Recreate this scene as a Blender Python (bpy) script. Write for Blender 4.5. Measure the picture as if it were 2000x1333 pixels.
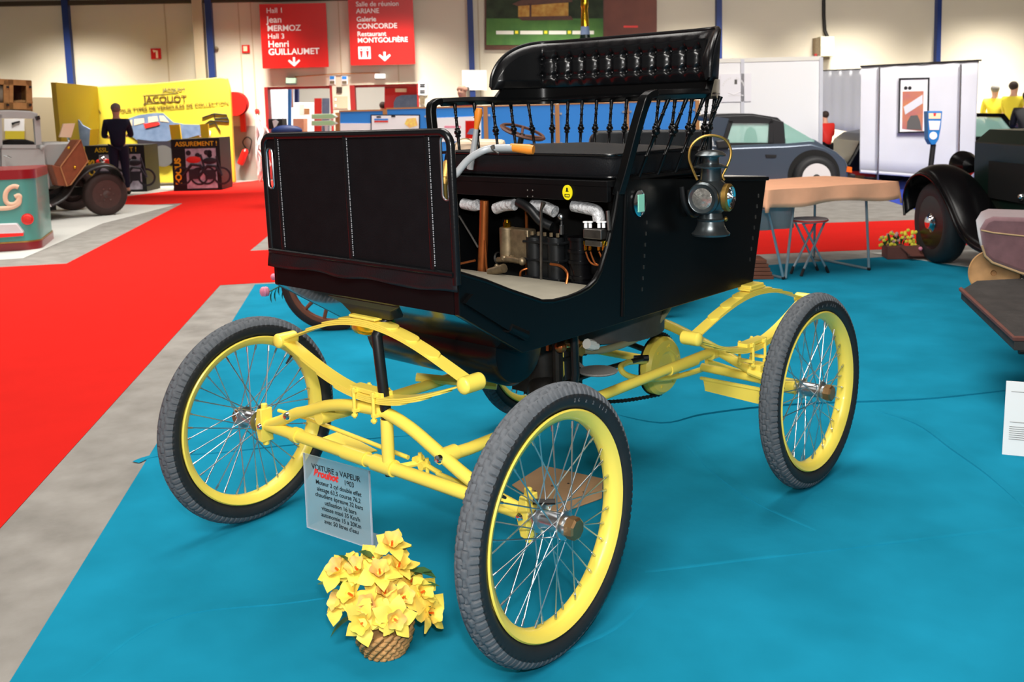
import bpy, bmesh, math, random
from math import sin, cos, pi, radians, sqrt, atan2
from mathutils import Vector, Matrix
random.seed(7)
for o in list(bpy.data.objects): bpy.data.objects.remove(o)
scn = bpy.context.scene
COL = scn.collection

# ---------------------------------------------------------------- camera
# world: the steam car stands at the origin, x to its left flank, y to its rear, z up, metres
CAM = Vector((2.2301, -1.7911, 1.3962))
YAW, PITCH, ROLL, FPX, PX0, PY0 = -0.7325, 0.1154, -0.0256, 1909.8, 1028.8, 433.1
_f = Vector((sin(YAW)*cos(PITCH), cos(YAW)*cos(PITCH), -sin(PITCH)))
_r = Vector((cos(YAW), -sin(YAW), 0)); _u = _r.cross(_f)
CR = cos(ROLL)*_r + sin(ROLL)*_u; CU = -sin(ROLL)*_r + cos(ROLL)*_u; CF = _f
cd = bpy.data.cameras.new('camera'); cam = bpy.data.objects.new('camera', cd); COL.objects.link(cam)
cam.matrix_world = Matrix(((CR.x, CU.x, -CF.x, CAM.x), (CR.y, CU.y, -CF.y, CAM.y), (CR.z, CU.z, -CF.z, CAM.z), (0, 0, 0, 1)))
cd.sensor_width = 22.3; cd.lens = FPX/2000*22.3
cd.shift_x = -(PX0-1000)/2000; cd.shift_y = -(666.5-PY0)/2000
cd.clip_start = .05; cd.clip_end = 200
cd.dof.use_dof = True; cd.dof.focus_distance = 2.75; cd.dof.aperture_fstop = 4.5
scn.camera = cam

# ---------------------------------------------------------------- light and exposure
w = bpy.data.worlds.new('hall_air'); scn.world = w; w.use_nodes = True
nt = w.node_tree; bg = nt.nodes['Background']
tc = nt.nodes.new('ShaderNodeTexCoord'); sp = nt.nodes.new('ShaderNodeSeparateXYZ'); rp = nt.nodes.new('ShaderNodeValToRGB')
nt.links.new(tc.outputs['Generated'], sp.inputs[0]); nt.links.new(sp.outputs['Z'], rp.inputs[0]); nt.links.new(rp.outputs[0], bg.inputs[0])
rp.color_ramp.elements[0].position = 0.0; rp.color_ramp.elements[0].color = (.30, .28, .25, 1)
rp.color_ramp.elements[1].position = .8; rp.color_ramp.elements[1].color = (1, .97, .92, 1)
bg.inputs[1].default_value = .22
def area(name, loc, to, sx, sy, power, color=(1, .96, .9), spread=180):
    l = bpy.data.lights.new(name, 'AREA'); l.shape = 'RECTANGLE'; l.size = sx; l.size_y = sy; l.energy = power; l.color = color
    l.spread = radians(spread)
    o = bpy.data.objects.new(name, l); COL.objects.link(o); o.location = loc
    d = Vector(to)-Vector(loc); o.rotation_euler = d.to_track_quat('-Z', 'Y').to_euler(); return o
area('hall_fill', (3.0, -4.0, 5.5), (0, .6, .5), 3.0, 2.0, 330)  # soft key light added above and behind the camera to brighten the car
area('hall_fill', (-1.5, 2.5, 6.5), (-1.5, 2.6, 0), 4.0, 4.0, 170, spread=120)
area('hall_fill', (-8, 1.5, 6.5), (-7.5, 1.6, 0), 4.0, 4.0, 215, spread=110)
area('hall_fill', (-9.5, 8.5, 6.5), (-9.0, 8.2, 0), 5.0, 4.0, 260, spread=100)
area('hall_fill', (0.5, 8.0, 6.0), (-3.2, 14, .6), 4.0, 3.0, 270, spread=110)  # added to brighten the white partition, no known lamp of the hall
area('flash', CAM+CU*.22+CR*.05, (0, .7, .8), .10, .07, 34, (1, .98, .95))
scn.view_settings.view_transform = 'Standard'; scn.view_settings.look = 'None'
scn.view_settings.exposure = 0.5; scn.view_settings.gamma = 1

# ---------------------------------------------------------------- geometry of the place: rays through the lens to real planes
def ray(px, py): return CR*((px-PX0)/FPX) - CU*((py-PY0)/FPX) + CF
def G(px, py, z=0):
    d = ray(px, py); return CAM + d*((z-CAM.z)/d.z)
def XP(px, py, x):
    d = ray(px, py); return CAM + d*((x-CAM.x)/d.x)
def YP(px, py, y):
    d = ray(px, py); return CAM + d*((y-CAM.y)/d.y)
class Fr:
    """upright frame: local x to the right, local y away, z up"""
    def __init__(s, O, yaw):
        s.O = Vector((O[0], O[1], O[2] if len(O) > 2 else 0)); s.yaw = yaw
        s.M = Matrix.Translation(s.O) @ Matrix.Rotation(yaw, 4, 'Z'); s.I = s.M.inverted()
    def p(s, px, py, v=0):
        n = Vector((-sin(s.yaw), cos(s.yaw), 0)); d = ray(px, py)
        t = ((s.O + n*v - CAM).dot(n))/d.dot(n); return s.I @ (CAM + d*t)
    def at(s, u, v, z): return s.M @ Vector((u, v, z))
def GF(px, py, yaw=None): return Fr(G(px, py), radians(41.8) if yaw is None else yaw)
WORLD = Fr((0, 0, 0), 0)

# ---------------------------------------------------------------- materials
MT = {}
def srgb(c):
    if isinstance(c, str): c = [int(c[i:i+2], 16)/255 for i in (0, 2, 4)]
    return tuple((x/12.92 if x <= .04045 else ((x+.055)/1.055)**2.4) for x in c) + (1,)
def mat(name, col, rough=.5, metal=0, var=0, vscale=20, bump=0, bscale=60, coat=0, trans=0, ior=1.45, emit=0, spec=.5, alpha=1, sheen=0, col2=None, detail=3):
    m = bpy.data.materials.new(name); m.use_nodes = True; t = m.node_tree; b = t.nodes['Principled BSDF']
    c = srgb(col); b.inputs['Base Color'].default_value = c; b.inputs['Roughness'].default_value = rough; b.inputs['Metallic'].default_value = metal
    b.inputs['Specular IOR Level'].default_value = spec; b.inputs['IOR'].default_value = ior
    if coat: b.inputs['Coat Weight'].default_value = coat; b.inputs['Coat Roughness'].default_value = .05
    if trans: b.inputs['Transmission Weight'].default_value = trans
    if alpha < 1: b.inputs['Alpha'].default_value = alpha
    if sheen: b.inputs['Sheen Weight'].default_value = sheen
    if emit: b.inputs['Emission Color'].default_value = c; b.inputs['Emission Strength'].default_value = emit
    tcn = t.nodes.new('ShaderNodeTexCoord')
    n = t.nodes.new('ShaderNodeTexNoise'); n.inputs['Scale'].default_value = vscale; n.inputs['Detail'].default_value = detail
    t.links.new(tcn.outputs['Object'], n.inputs['Vector'])
    r = t.nodes.new('ShaderNodeValToRGB'); t.links.new(n.outputs['Fac'], r.inputs[0])
    r.color_ramp.elements[0].position = .3; r.color_ramp.elements[1].position = .7
    c2 = srgb(col2) if col2 else tuple(x*(1-var) for x in c[:3])+(1,)
    r.color_ramp.elements[0].color = c2; r.color_ramp.elements[1].color = c
    if var or col2: t.links.new(r.outputs[0], b.inputs['Base Color'])
    if bump:
        n2 = t.nodes.new('ShaderNodeTexNoise'); n2.inputs['Scale'].default_value = bscale; n2.inputs['Detail'].default_value = 4
        t.links.new(tcn.outputs['Object'], n2.inputs['Vector'])
        bm = t.nodes.new('ShaderNodeBump'); bm.inputs['Strength'].default_value = bump; bm.inputs['Distance'].default_value = .01
        t.links.new(n2.outputs['Fac'], bm.inputs['Height']); t.links.new(bm.outputs[0], b.inputs['Normal'])
    MT[name] = m; return m
mat('black_paint', '090a0b', .28, spec=.28)
mat('black_gloss_paint', '08090a', .08, spec=.5, coat=.5)
mat('black_wood', '0d0d0e', .4, spec=.25, var=.3, vscale=8, bump=.03, bscale=30)
mat('black_interior', '060606', .7)
mat('leather', '141518', .42, spec=.35, bump=.12, bscale=220, var=.15)
mat('leather_shiny', '0e0f11', .24, bump=.04, bscale=150, spec=.5)
mat('board_black', '0b0b0c', .5, spec=.12)
mat('dash_hide', '141315', .65, spec=.08, bump=.18, bscale=300, var=.2)
mat('yellow', 'ffe45e', .38, coat=.15, var=.03, vscale=5)
mat('rubber', '5a5e63', .8, var=.2, vscale=40, bump=.1, bscale=120)
mat('rubber_side', '232426', .6, var=.2, vscale=30)
mat('rubber_dark', '1c1718', .7, var=.2, vscale=20)
mat('steel', 'c9ccd0', .28, 1)
mat('chrome', 'e8eaec', .07, 1)
mat('dull_steel', '8a8682', .42, 1, var=.4, vscale=30)
mat('brass', 'b8924c', .42, .9, var=.2, vscale=25)
mat('gold', 'e0b030', .2, 1)
mat('bronze', '9c8a6e', .45, .8, var=.4, vscale=40)
mat('cap_bronze', 'a8835c', .4, .9, var=.2, vscale=25)
mat('copper', 'c4703c', .33, .85, var=.25, vscale=15)
mat('black_metal', '17191b', .4, .1, var=.3, vscale=20)
mat('lamp_metal', '646b6e', .28, .85, var=.25, vscale=15)
mat('casing', '4d4a46', .5, .3, var=.3, vscale=15)
mat('iron', '2a2724', .55, .5, var=.4, vscale=30)
mat('foil', 'e2e3e6', .4, .2, var=.5, vscale=60, bump=.8, bscale=70)
mat('grip', 'e88a2c', .45)
mat('hose_tan', '8f8a68', .5)
mat('tiller_grey', 'b4b8bc', .35, .2)
mat('step_grey', '8c8a86', .5, .2, bump=.6, bscale=200)
mat('stitch_highlight', 'a2a4a8', .4)
mat('deck_sheen_grey', 'b9b6b0', .4)
mat('mat_floor', '918b7b', .9, var=.15, vscale=12)
mat('decal_yellow', 'f2e21c', .4)
mat('ink', '101014', .6)
mat('red_ink', 'ff3a36', .5)
mat('glass', 'ffffff', .03, trans=1)
mat('lens', 'c9c4bc', .12, .7, var=.5, vscale=90, bump=.3, bscale=60)
mat('green_paper', '8fd6bb', .5)
mat('acrylic', 'b9cfd8', .08, alpha=.42)
mat('acrylic_edge', 'd8dbe8', .2, alpha=.85)
mat('teal_carpet', '1a88a8', 1, col2='147894', vscale=3, bump=.3, bscale=9, spec=.05)
mat('red_carpet', 'cc221c', 1, spec=.05, var=.06, vscale=4, bump=.1, bscale=300)
mat('blue_carpet', '2844b4', .95, var=.1, vscale=3)
mat('pale_slab', 'c9c8c2', .7, var=.08, vscale=2)
mat('wicker', 'c8965c', .7, var=.35, vscale=30, bump=.3, bscale=90)
mat('leaf', '3f6b3c', .5, var=.3, vscale=20)
mat('card', 'b8916b', .85, var=.08, vscale=14, bump=.15, bscale=50)
mat('white', 'f4f4f4', .6); mat('offwhite', 'e9e6dc', .7); mat('paper', 'f0eef2', .7)
mat('roof_brown', '5c5248', .8)
mat('signal_red', 'c81812', .35); mat('red', 'e03028', .5); mat('dark_red', '8e1a18', .5)
mat('blue_post', '152c66', .5); mat('panel_blue', '2a84dc', .55); mat('navy', '151a36', .85, var=.2, vscale=30)
mat('wood_edge', 'b07a48', .6); mat('oak', 'b98a52', .65, var=.3, vscale=10); mat('dark_wood', '5a3322', .55, var=.3, vscale=15)
mat('rust_wood', '7c4630', .6, var=.2, vscale=15)
mat('stand_yellow', 'cdb835', .55, var=.03, vscale=2)
mat('brochure', 'f4c21c', .6)
mat('skin', 'd9a58c', .6); mat('hair_grey', '8f8a84', .8, var=.3, vscale=60); mat('hair_dark', '3a2c24', .8)
mat('shirt_yellow', 'f4de3c', .8); mat('denim', '23283c', .85); mat('shoe', '1a1512', .6)
mat('truck_grey', 'b4b4b2', .4, var=.05, vscale=4); mat('tyre_rim', '4a3430', .45, var=.2, vscale=20)
mat('tyre_old', '33211d', .75, var=.2, vscale=12)
mat('fender', '262120', .4, coat=.2)
mat('suitcase', '8a4a2e', .5, var=.2, vscale=12); mat('suitcase_edge', 'b27a4e', .6)
mat('teal_paint', '4fa39a', .35, coat=.3); mat('cream', 'eccfb0', .5); mat('maroon', '8c1820', .35, coat=.3)
mat('coupe_blue', '505c6c', .3, .4, coat=.5); mat('coupe_black', '1d1f22', .45); mat('car_glass', 'a8d8cc', .08, alpha=.55)
mat('alloy', 'dcd8da', .4, .1); mat('orange', 'f06a1c', .35)
mat('orange_cloth', 'f4b48e', .85, var=.08, vscale=9, bump=.3, bscale=12)
mat('tube_steel', '9fb0b8', .35, .6); mat('stool_top', 'c9b8b4', .5)
mat('curtain', 'd6d7de', .85, var=.06, vscale=2, bump=.3, bscale=5)
mat('sheet_white', 'e8e6e6', .85); mat('green_black', '12211b', .3, spec=.35); mat('gloss_black', '0a0a0c', .25, spec=.3)
mat('velvet', '7e5a60', .8, var=.25, vscale=20, sheen=.6); mat('piping', 'b79a72', .8)
mat('tan_wood', 'b98a58', .7, var=.3, vscale=14); mat('old_hide', '3c3836', .7, var=.35, vscale=12, bump=.3, bscale=30)
mat('petal', 'fbe65a', .6, col2='f6cf5c', vscale=10); mat('petal_pink', 'f2b273', .6, col2='fbe56a', vscale=22)
mat('pink', 'e98ca4', .6); mat('flower_yellow', 'e8e04a', .6); mat('flower_mix', 'cfa0a0', .6)
mat('box_wood', '6b3f36', .6, var=.2, vscale=12)
mat('grass_print', '57833c', .7, col2='34602c', vscale=2); mat('tree_print', '1f2a1e', .8, col2='33402c', vscale=4)
mat('house_print', 'a8702c', .7, col2='c8a050', vscale=8); mat('brown_print', '7a4434', .6, col2='5c2f26', vscale=1.2)
mat('olive_beam', '3a3020', .7); mat('column_cream', 'b8a88e', .7); mat('dado', '8a8078', .7)
mat('poster_orange', 'c88050', .6, col2='b0686a', vscale=5); mat('grey_print', '5d5a58', .7)
mat('moto_white', 'cdc8d8', .6, col2='8f889c', vscale=8); mat('moto_dark', '28222c', .6)
mat('sign_green', 'a8d8a4', .6); mat('exit_green', 'a8cdb4', .6); mat('steel_box', 'cfc8b0', .6)
mat('meter_blue', '1f70b8', .4); mat('blue_print', '7488a8', .6, col2='5c708f', vscale=6)
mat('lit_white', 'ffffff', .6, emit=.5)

# ---------------------------------------------------------------- mesh builder (vertices kept in world space)
WM = {}
def wm(o): return WM.get(o.name, Matrix.Identity(4))
class MB:
    def __init__(s, fr=WORLD): s.v = []; s.f = []; s.m = []; s.M = fr.M; s.mi = 0
    def add(s, vs, fs, T=None):
        n = len(s.v); A = s.M if T is None else s.M @ T
        s.v += [A @ Vector(p) for p in vs]; s.f += [[i+n for i in f] for f in fs]; s.m += [s.mi]*len(fs); return s
    def box(s, c, d, T=None, rz=0, rx=0, ry=0):
        x, y, z = (k/2 for k in d)
        vs = [(a*x, b*y, e*z) for a in (-1, 1) for b in (-1, 1) for e in (-1, 1)]
        L = Matrix.Translation(c) @ Matrix.Rotation(rz, 4, 'Z') @ Matrix.Rotation(ry, 4, 'Y') @ Matrix.Rotation(rx, 4, 'X')
        if T is not None: L = T @ L
        return s.add(vs, [(0, 1, 3, 2), (4, 6, 7, 5), (0, 4, 5, 1), (2, 3, 7, 6), (0, 2, 6, 4), (1, 5, 7, 3)], L)
    def bb(s, x0, x1, y0, y1, z0, z1): return s.box(((x0+x1)/2, (y0+y1)/2, (z0+z1)/2), (abs(x1-x0), abs(y1-y0), abs(z1-z0)))
    def prism(s, pts, vec):
        """pts: loop of 3-D points, extruded by vec"""
        n = len(pts); vec = Vector(vec); pts = [Vector(p) for p in pts]
        vs = pts + [p+vec for p in pts]
        return s.add(vs, [list(range(n))[::-1], list(range(n, 2*n))] + [[i, (i+1) % n, n+(i+1) % n, n+i] for i in range(n)])
    def uz(s, pts, v0, v1): return s.prism([(u, v0, z) for u, z in pts], (0, v1-v0, 0))
    def yz(s, pts, x0, x1): return s.prism([(x0, y, z) for y, z in pts], (x1-x0, 0, 0))
    def tube(s, pts, r, n=10, closed=False, caps=True, flat=None):
        pts = [Vector(p) for p in pts]; N = len(pts); R = r if isinstance(r, (list, tuple)) else [r]*N
        rings = []; up = None
        for i, p in enumerate(pts):
            if closed: t = (pts[(i+1) % N]-pts[i-1])
            else: t = pts[min(i+1, N-1)]-pts[max(i-1, 0)]
            if t.length < 1e-9: t = Vector((0, 0, 1))
            t.normalize()
            if up is None: up = Vector((0, 0, 1)) if abs(t.z) < .9 else Vector((1, 0, 0))
            a = (up - t*up.dot(t)).normalized(); b = t.cross(a); up = a
            fa, fb = flat or (1, 1)
            rings.append([p+(a*cos(2*pi*k/n)*fa+b*sin(2*pi*k/n)*fb)*R[i] for k in range(n)])
        vs = [q for g in rings for q in g]; fs = []
        for i in range(N if closed else N-1):
            j = (i+1) % N
            for k in range(n): fs.append([i*n+k, i*n+(k+1) % n, j*n+(k+1) % n, j*n+k])
        if caps and not closed: fs += [list(range(n))[::-1], list(range((N-1)*n, N*n))]
        return s.add(vs, fs)
    def lathe(s, prof, O=(0, 0, 0), ax=(0, 0, 1), n=24, closed=False, a0=0, a1=2*pi):
        """prof: (radius, height) along ax"""
        ax = Vector(ax).normalized(); O = Vector(O)
        a = Vector((1, 0, 0)) if abs(ax.x) < .9 else Vector((0, 1, 0)); a = (a-ax*a.dot(ax)).normalized(); b = ax.cross(a)
        full = abs(a1-a0-2*pi) < 1e-6; K = n if full else n+1
        vs = [O+ax*h+(a*cos(a0+(a1-a0)*k/n)+b*sin(a0+(a1-a0)*k/n))*r for r, h in prof for k in range(K)]
        P = len(prof); fs = []
        for i in range(P if closed else P-1):
            j = (i+1) % P
            for k in range(n if not full else n):
                k2 = (k+1) % K if full else k+1
                fs.append([i*K+k, i*K+k2, j*K+k2, j*K+k])
        if full and not closed:
            if prof[0][0] > 1e-5: fs.append(list(range(K))[::-1])
            if prof[-1][0] > 1e-5: fs.append(list(range((P-1)*K, P*K)))
        return s.add(vs, fs)
    def cyl(s, p, q, r, n=16): return s.tube([p, q], r, n)
    def ball(s, c, r, n=12, sc=(1, 1, 1)):
        m = max(6, n//2+2); vs = []; fs = []
        for i in range(m+1):
            for k in range(n):
                a = pi*i/m; t = 2*pi*k/n
                vs.append((c[0]+r*sc[0]*sin(a)*cos(t), c[1]+r*sc[1]*sin(a)*sin(t), c[2]+r*sc[2]*cos(a)))
        for i in range(m):
            for k in range(n): fs.append([i*n+k, (i+1)*n+k, (i+1)*n+(k+1) % n, i*n+(k+1) % n])
        return s.add(vs, fs)
    def grid(s, P):
        """P: rows of 3-D points"""
        a, b = len(P), len(P[0])
        return s.add([q for r in P for q in r], [[i*b+j, i*b+j+1, (i+1)*b+j+1, (i+1)*b+j] for i in range(a-1) for j in range(b-1)])
    def text(s, body, size, T, align='CENTER', bold=0, ext=0, shear=0, sx=1):
        c = bpy.data.curves.new('t', 'FONT'); c.body = body; c.size = size; c.align_x = align; c.offset = bold; c.extrude = ext; c.shear = shear
        o = bpy.data.objects.new('t', c); COL.objects.link(o)
        dg = bpy.context.evaluated_depsgraph_get(); me = bpy.data.meshes.new_from_object(o.evaluated_get(dg))
        s.add([(q.co.x*sx, q.co.y, q.co.z) for q in me.vertices], [list(p.vertices) for p in me.polygons], T)
        bpy.data.objects.remove(o); bpy.data.curves.remove(c); bpy.data.meshes.remove(me); return s
    def build(s, name, mats, parent=None, smooth=False, bevel=0, solid=0, sub=0, weld=False, label=None):
        if not isinstance(mats, (list, tuple)): mats = [mats]
        me = bpy.data.meshes.new(name); I = wm(parent).inverted() if parent is not None else Matrix.Identity(4)
        if parent is None:
            # origin at the base centre
            xs = [p.x for p in s.v]; ys = [p.y for p in s.v]; zs = [p.z for p in s.v]
            O = Vector(((min(xs)+max(xs))/2, (min(ys)+max(ys))/2, min(zs))); I = Matrix.Translation(-O)
        me.from_pydata([I @ p for p in s.v], [], s.f)
        for k in mats: me.materials.append(MT[k])
        me.polygons.foreach_set('material_index', s.m)
        me.validate()
        b = bmesh.new(); b.from_mesh(me)
        if weld: bmesh.ops.remove_doubles(b, verts=b.verts, dist=1e-5)
        bmesh.ops.recalc_face_normals(b, faces=b.faces); b.to_mesh(me); b.free()
        o = bpy.data.objects.new(name, me); COL.objects.link(o)
        if parent is not None: o.parent = parent; WM[o.name] = wm(parent).copy()
        else: o.location = O; WM[o.name] = Matrix.Translation(O)
        if smooth:
            me.polygons.foreach_set('use_smooth', [True]*len(me.polygons))
            try: me.set_sharp_from_angle(angle=radians(35 if smooth is True else smooth))
            except Exception: pass
        if solid: k = o.modifiers.new('solid', 'SOLIDIFY'); k.thickness = solid; k.offset = 0
        if bevel: k = o.modifiers.new('bevel', 'BEVEL'); k.width = bevel; k.segments = 2; k.limit_method = 'ANGLE'; k.angle_limit = radians(40)
        if sub: k = o.modifiers.new('sub', 'SUBSURF'); k.levels = sub; k.render_levels = sub
        if label: o['label'] = label
        return o
def thing(name, label, cat, fr, group=None, loc=None):
    o = bpy.data.objects.new(name, None); COL.objects.link(o); o.empty_display_size = .2
    M = fr.M if loc is None else fr.M @ Matrix.Translation(loc)
    o.matrix_world = M; o.location = M.to_translation(); o.rotation_euler = (0, 0, fr.yaw)
    WM[o.name] = M.copy(); o['label'] = label; o['category'] = cat
    if group: o['group'] = group
    return o
def tag(o, label, cat, group=None, kind=None):
    o['label'] = label; o['category'] = cat
    if group: o['group'] = group
    if kind: o['kind'] = kind
    return o
def struct(o): o['kind'] = 'structure'; return o
def clone(o, parent=None, data_parent_world=None):
    c = o.copy(); COL.objects.link(c)
    if parent is not None: c.parent = parent; WM[c.name] = wm(parent).copy()
    for ch in list(o.children): clone(ch, c)
    return c
def arc(cx, cz, r, a0, a1, n, y=0): return [(cx+r*cos(a0+(a1-a0)*i/n), y, cz+r*sin(a0+(a1-a0)*i/n)) for i in range(n+1)]
def smoothpath(P, n=6):
    P = [Vector(p) for p in P]; out = []
    for i in range(len(P)-1):
        p0 = P[max(i-1, 0)]; p1 = P[i]; p2 = P[i+1]; p3 = P[min(i+2, len(P)-1)]
        for k in range(n):
            t = k/n; out.append(.5*((2*p1)+(p2-p0)*t+(2*p0-5*p1+4*p2-p3)*t*t+(3*p1-p0-3*p2+p3)*t**3))
    return out+[P[-1]]
# ================================================================ THE SETTING
WY = radians(46.0)
_w0 = CAM + ray(0, 217)*20.7
WALL = Fr((_w0.x, _w0.y, 0), WY)
def wu(px, py=100): return WALL.p(px, py).x
def wz(px, py): return WALL.p(px, py).z
# floor of concrete with speckle
m = mat('concrete', '95918b', .85, col2='7d7973', vscale=6, bump=.1, bscale=90, detail=8)
struct(MB().bb(-34, 16, -8, 34, -.06, -.003).build('floor', 'concrete'))
def slab(name, pts, z0, z1, mt): return MB().prism([(p.x, p.y, z0) for p in pts], (0, 0, z1-z0)).build(name, mt)
V2 = lambda x, y: Vector((x, y, 0))
red = slab('carpet', [V2(4, -4.98), V2(-1.32, -.61), G(430, 557), V2(-2.17, 6.28), V2(-1.2, 7.34), V2(4.5, 14.6), V2(3.2, 16.0), V2(-1.97, 9.52), V2(-3.23, 8.24), G(488, 490), G(560, 430), G(620, 357), G(505, 352), G(455, 358), G(250, 383), G(-60, 398), G(-60, 414), G(240, 403), G(357, 397), G(130, 515), G(0, 522), V2(-10, -1), V2(-6, -6)], -.002, 0, 'red_carpet')
tag(red, 'bright red aisle carpet running from the front left towards the entrance', 'carpet')
blue = slab('carpet', [G(1480, 380), G(1650, 382), G(1725, 389), G(1790, 410), V2(1.0, 15.2), V2(4, 19.5), V2(-1.5, 20), V2(-8, 15)], -.002, .001, 'blue_carpet')
tag(blue, 'royal blue stand carpet under the grey coupe and white curtains', 'carpet')
pal = slab('floor_covering', [G(-60, 512), G(45, 505), G(200, 437), G(340, 401), G(100, 398), G(-60, 402)], -.002, .001, 'pale_slab')
tag(pal, 'pale white floor covering under the old grey truck', 'floor covering')
teal = slab('carpet', [V2(2.6, -3.28), V2(-.3, -.96), G(498, 556), V2(-1.85, 5.69), V2(-1.0, 6.97), V2(1.6, 10.3), V2(8, 8), V2(8, -3), V2(5, -5)], -.002, .002, 'teal_carpet')
tag(teal, 'teal blue carpet with creases under the steam car', 'carpet')
# creases pressed up in the teal carpet
def fold(pxs, h=.006, wd=.03):
    P = smoothpath([G(*q) for q in pxs], 5); rows = []
    for i, p in enumerate(P):
        t = (P[min(i+1, len(P)-1)]-P[max(i-1, 0)]).normalized(); n = Vector((-t.y, t.x, 0)); e = sin(pi*i/(len(P)-1))**.5
        rows.append([p-n*(wd*k)+Vector((0, 0, .0015+h*e*hh)) for k, hh in ((-1.2, 0), (-.6, .25), (-.15, .8), (.1, 1), (.14, .0))])
    MB().grid(rows).build('crease', 'teal_carpet', teal, smooth=60)
fold([(1180, 805), (1290, 828), (1370, 812), (1480, 798), (1600, 790), (1800, 782), (1960, 765), (2050, 752)], .009, .03)
fold([(270, 905), (310, 893), (420, 887), (560, 872), (700, 860), (860, 848)], .005, .03)
fold([(1330, 860), (1395, 925), (1480, 985), (1600, 1040)], .004, .05)
fold([(1700, 800), (1790, 830), (1860, 880), (1930, 930), (2010, 1000)], .006, .04)
fold([(150, 1330), (330, 1210), (560, 1180), (700, 1165), (880, 1180)], .004, .05)
fold([(1250, 1120), (1500, 1090), (1760, 1060), (2010, 1030)], .004, .06)
fold([(1040, 1300), (1200, 1230), (1280, 1150)], .003, .05)

# back wall of cream cladding, with a door opening pair
m = mat('cladding', 'cfc5b2', .7, var=.04, vscale=.8)
t = m.node_tree; b = t.nodes['Principled BSDF']; tcn = [n for n in t.nodes if n.type == 'TEX_COORD'][0]
sx = t.nodes.new('ShaderNodeSeparateXYZ'); t.links.new(tcn.outputs['Object'], sx.inputs[0])
wv = t.nodes.new('ShaderNodeMath'); wv.operation = 'MULTIPLY'; wv.inputs[1].default_value = 3.4; t.links.new(sx.outputs['Z'], wv.inputs[0])
fr_ = t.nodes.new('ShaderNodeMath'); fr_.operation = 'FRACT'; t.links.new(wv.outputs[0], fr_.inputs[0])
cm = t.nodes.new('ShaderNodeMath'); cm.operation = 'LESS_THAN'; cm.inputs[1].default_value = .05; t.links.new(fr_.outputs[0], cm.inputs[0])
bmp = t.nodes.new('ShaderNodeBump'); bmp.invert = True; bmp.inputs['Strength'].default_value = .4; bmp.inputs['Distance'].default_value = .01
t.links.new(cm.outputs[0], bmp.inputs['Height']); t.links.new(bmp.outputs[0], b.inputs['Normal'])
D1, D2, D3, D4 = wu(512), wu(645), wu(680), wu(815)
DZ = wz(660, 167)
W_ = MB(WALL)
U0, U1, ZT = -6, 32, 9
W_.bb(U0, D1, 0, .25, -.05, ZT).bb(D4, U1, 0, .25, -.05, ZT).bb(D1, D4, 0, .25, DZ, ZT).bb(D2, D3, 0, .25, -.05, DZ)
struct(W_.build('wall_back', 'cladding'))
struct(MB().bb(-34, 16, -8, 34, 7.4, 7.6).build('ceiling', 'roof_brown'))
# dark beam and posts on the wall
struct(MB(WALL).bb(U0, U1, -.12, 0, wz(0, 13), wz(0, 13)+.09).build('trim_1', 'olive_beam'))
k = 2
for px, wd in ((130, .13), (407, .13), (914, .12), (1396, .12), (1822, .10)):
    u = wu(px+6, 80); struct(MB(WALL).bb(u-wd/2, u+wd/2, -.14, 0, 0, ZT).build('trim_%d' % k, 'blue_post')); k += 1
u0, u1 = wu(382, 60), wu(401, 60)
struct(MB(WALL).bb(u0, u1, -.2, 0, 0, ZT).build('trim_%d' % k, 'column_cream')); k += 1
for px in (324, 468, 492, 663, 775, 935):
    u = wu(px, 60); struct(MB(WALL).bb(u-.012, u+.012, -.012, 0, DZ if 512 < px < 815 else 0, ZT).build('trim_%d' % k, 'column_cream')); k += 1
# the lamps hung in front of the wall, their light cut off above head height
for u in (-1.5, 1.8, 5.1, 8.4, 11.7, 15.0, 18.3, 21.6, 24.9):
    a = WALL.at(u, -2.3, 5.6); area('wall_lamp', a, WALL.at(u, -.9, 0), 1.6, .3, 150, (1, .96, .86), 58)
# room behind the doors
RB = MB(WALL).bb(D1-2, D4+2, 5, 5.2, -.05, 3.2)
struct(RB.build('wall_foyer', 'offwhite')); struct(MB(WALL).bb(D1-2, D4+2, .25, 5.2, 3.0, 3.1).build('ceiling', 'offwhite'))
area('foyer_lamp', WALL.at((D1+D4)/2, 2.2, 2.9), WALL.at((D1+D4)/2, 2.3, 0), 3, 2, 110)
struct(MB(WALL).bb(D1, D1+.07, -.02, .3, 0, DZ).bb(D2-.05, D2, -.02, .3, 0, DZ).bb(D1, D2, .1, .3, DZ-.05, DZ).build('door_1', 'dark_red'))
struct(MB(WALL).bb(D3, D3+.1, -.02, .3, 0, DZ).bb(D4-.04, D4, -.02, .3, 0, DZ).bb(D3, D4, .1, .3, DZ-.05, DZ).build('door_2', 'dark_red'))
def wallpoly(mb, pxs, v0, v1, fr=WALL):
    mb.uz([(fr.p(x, y, v0).x, fr.p(x, y, v0).z) for x, y in pxs], v0, v1); return mb
def quad(px0, py0, px1, py1): return [(px0, py0), (px1, py0), (px1, py1), (px0, py1)]
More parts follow.
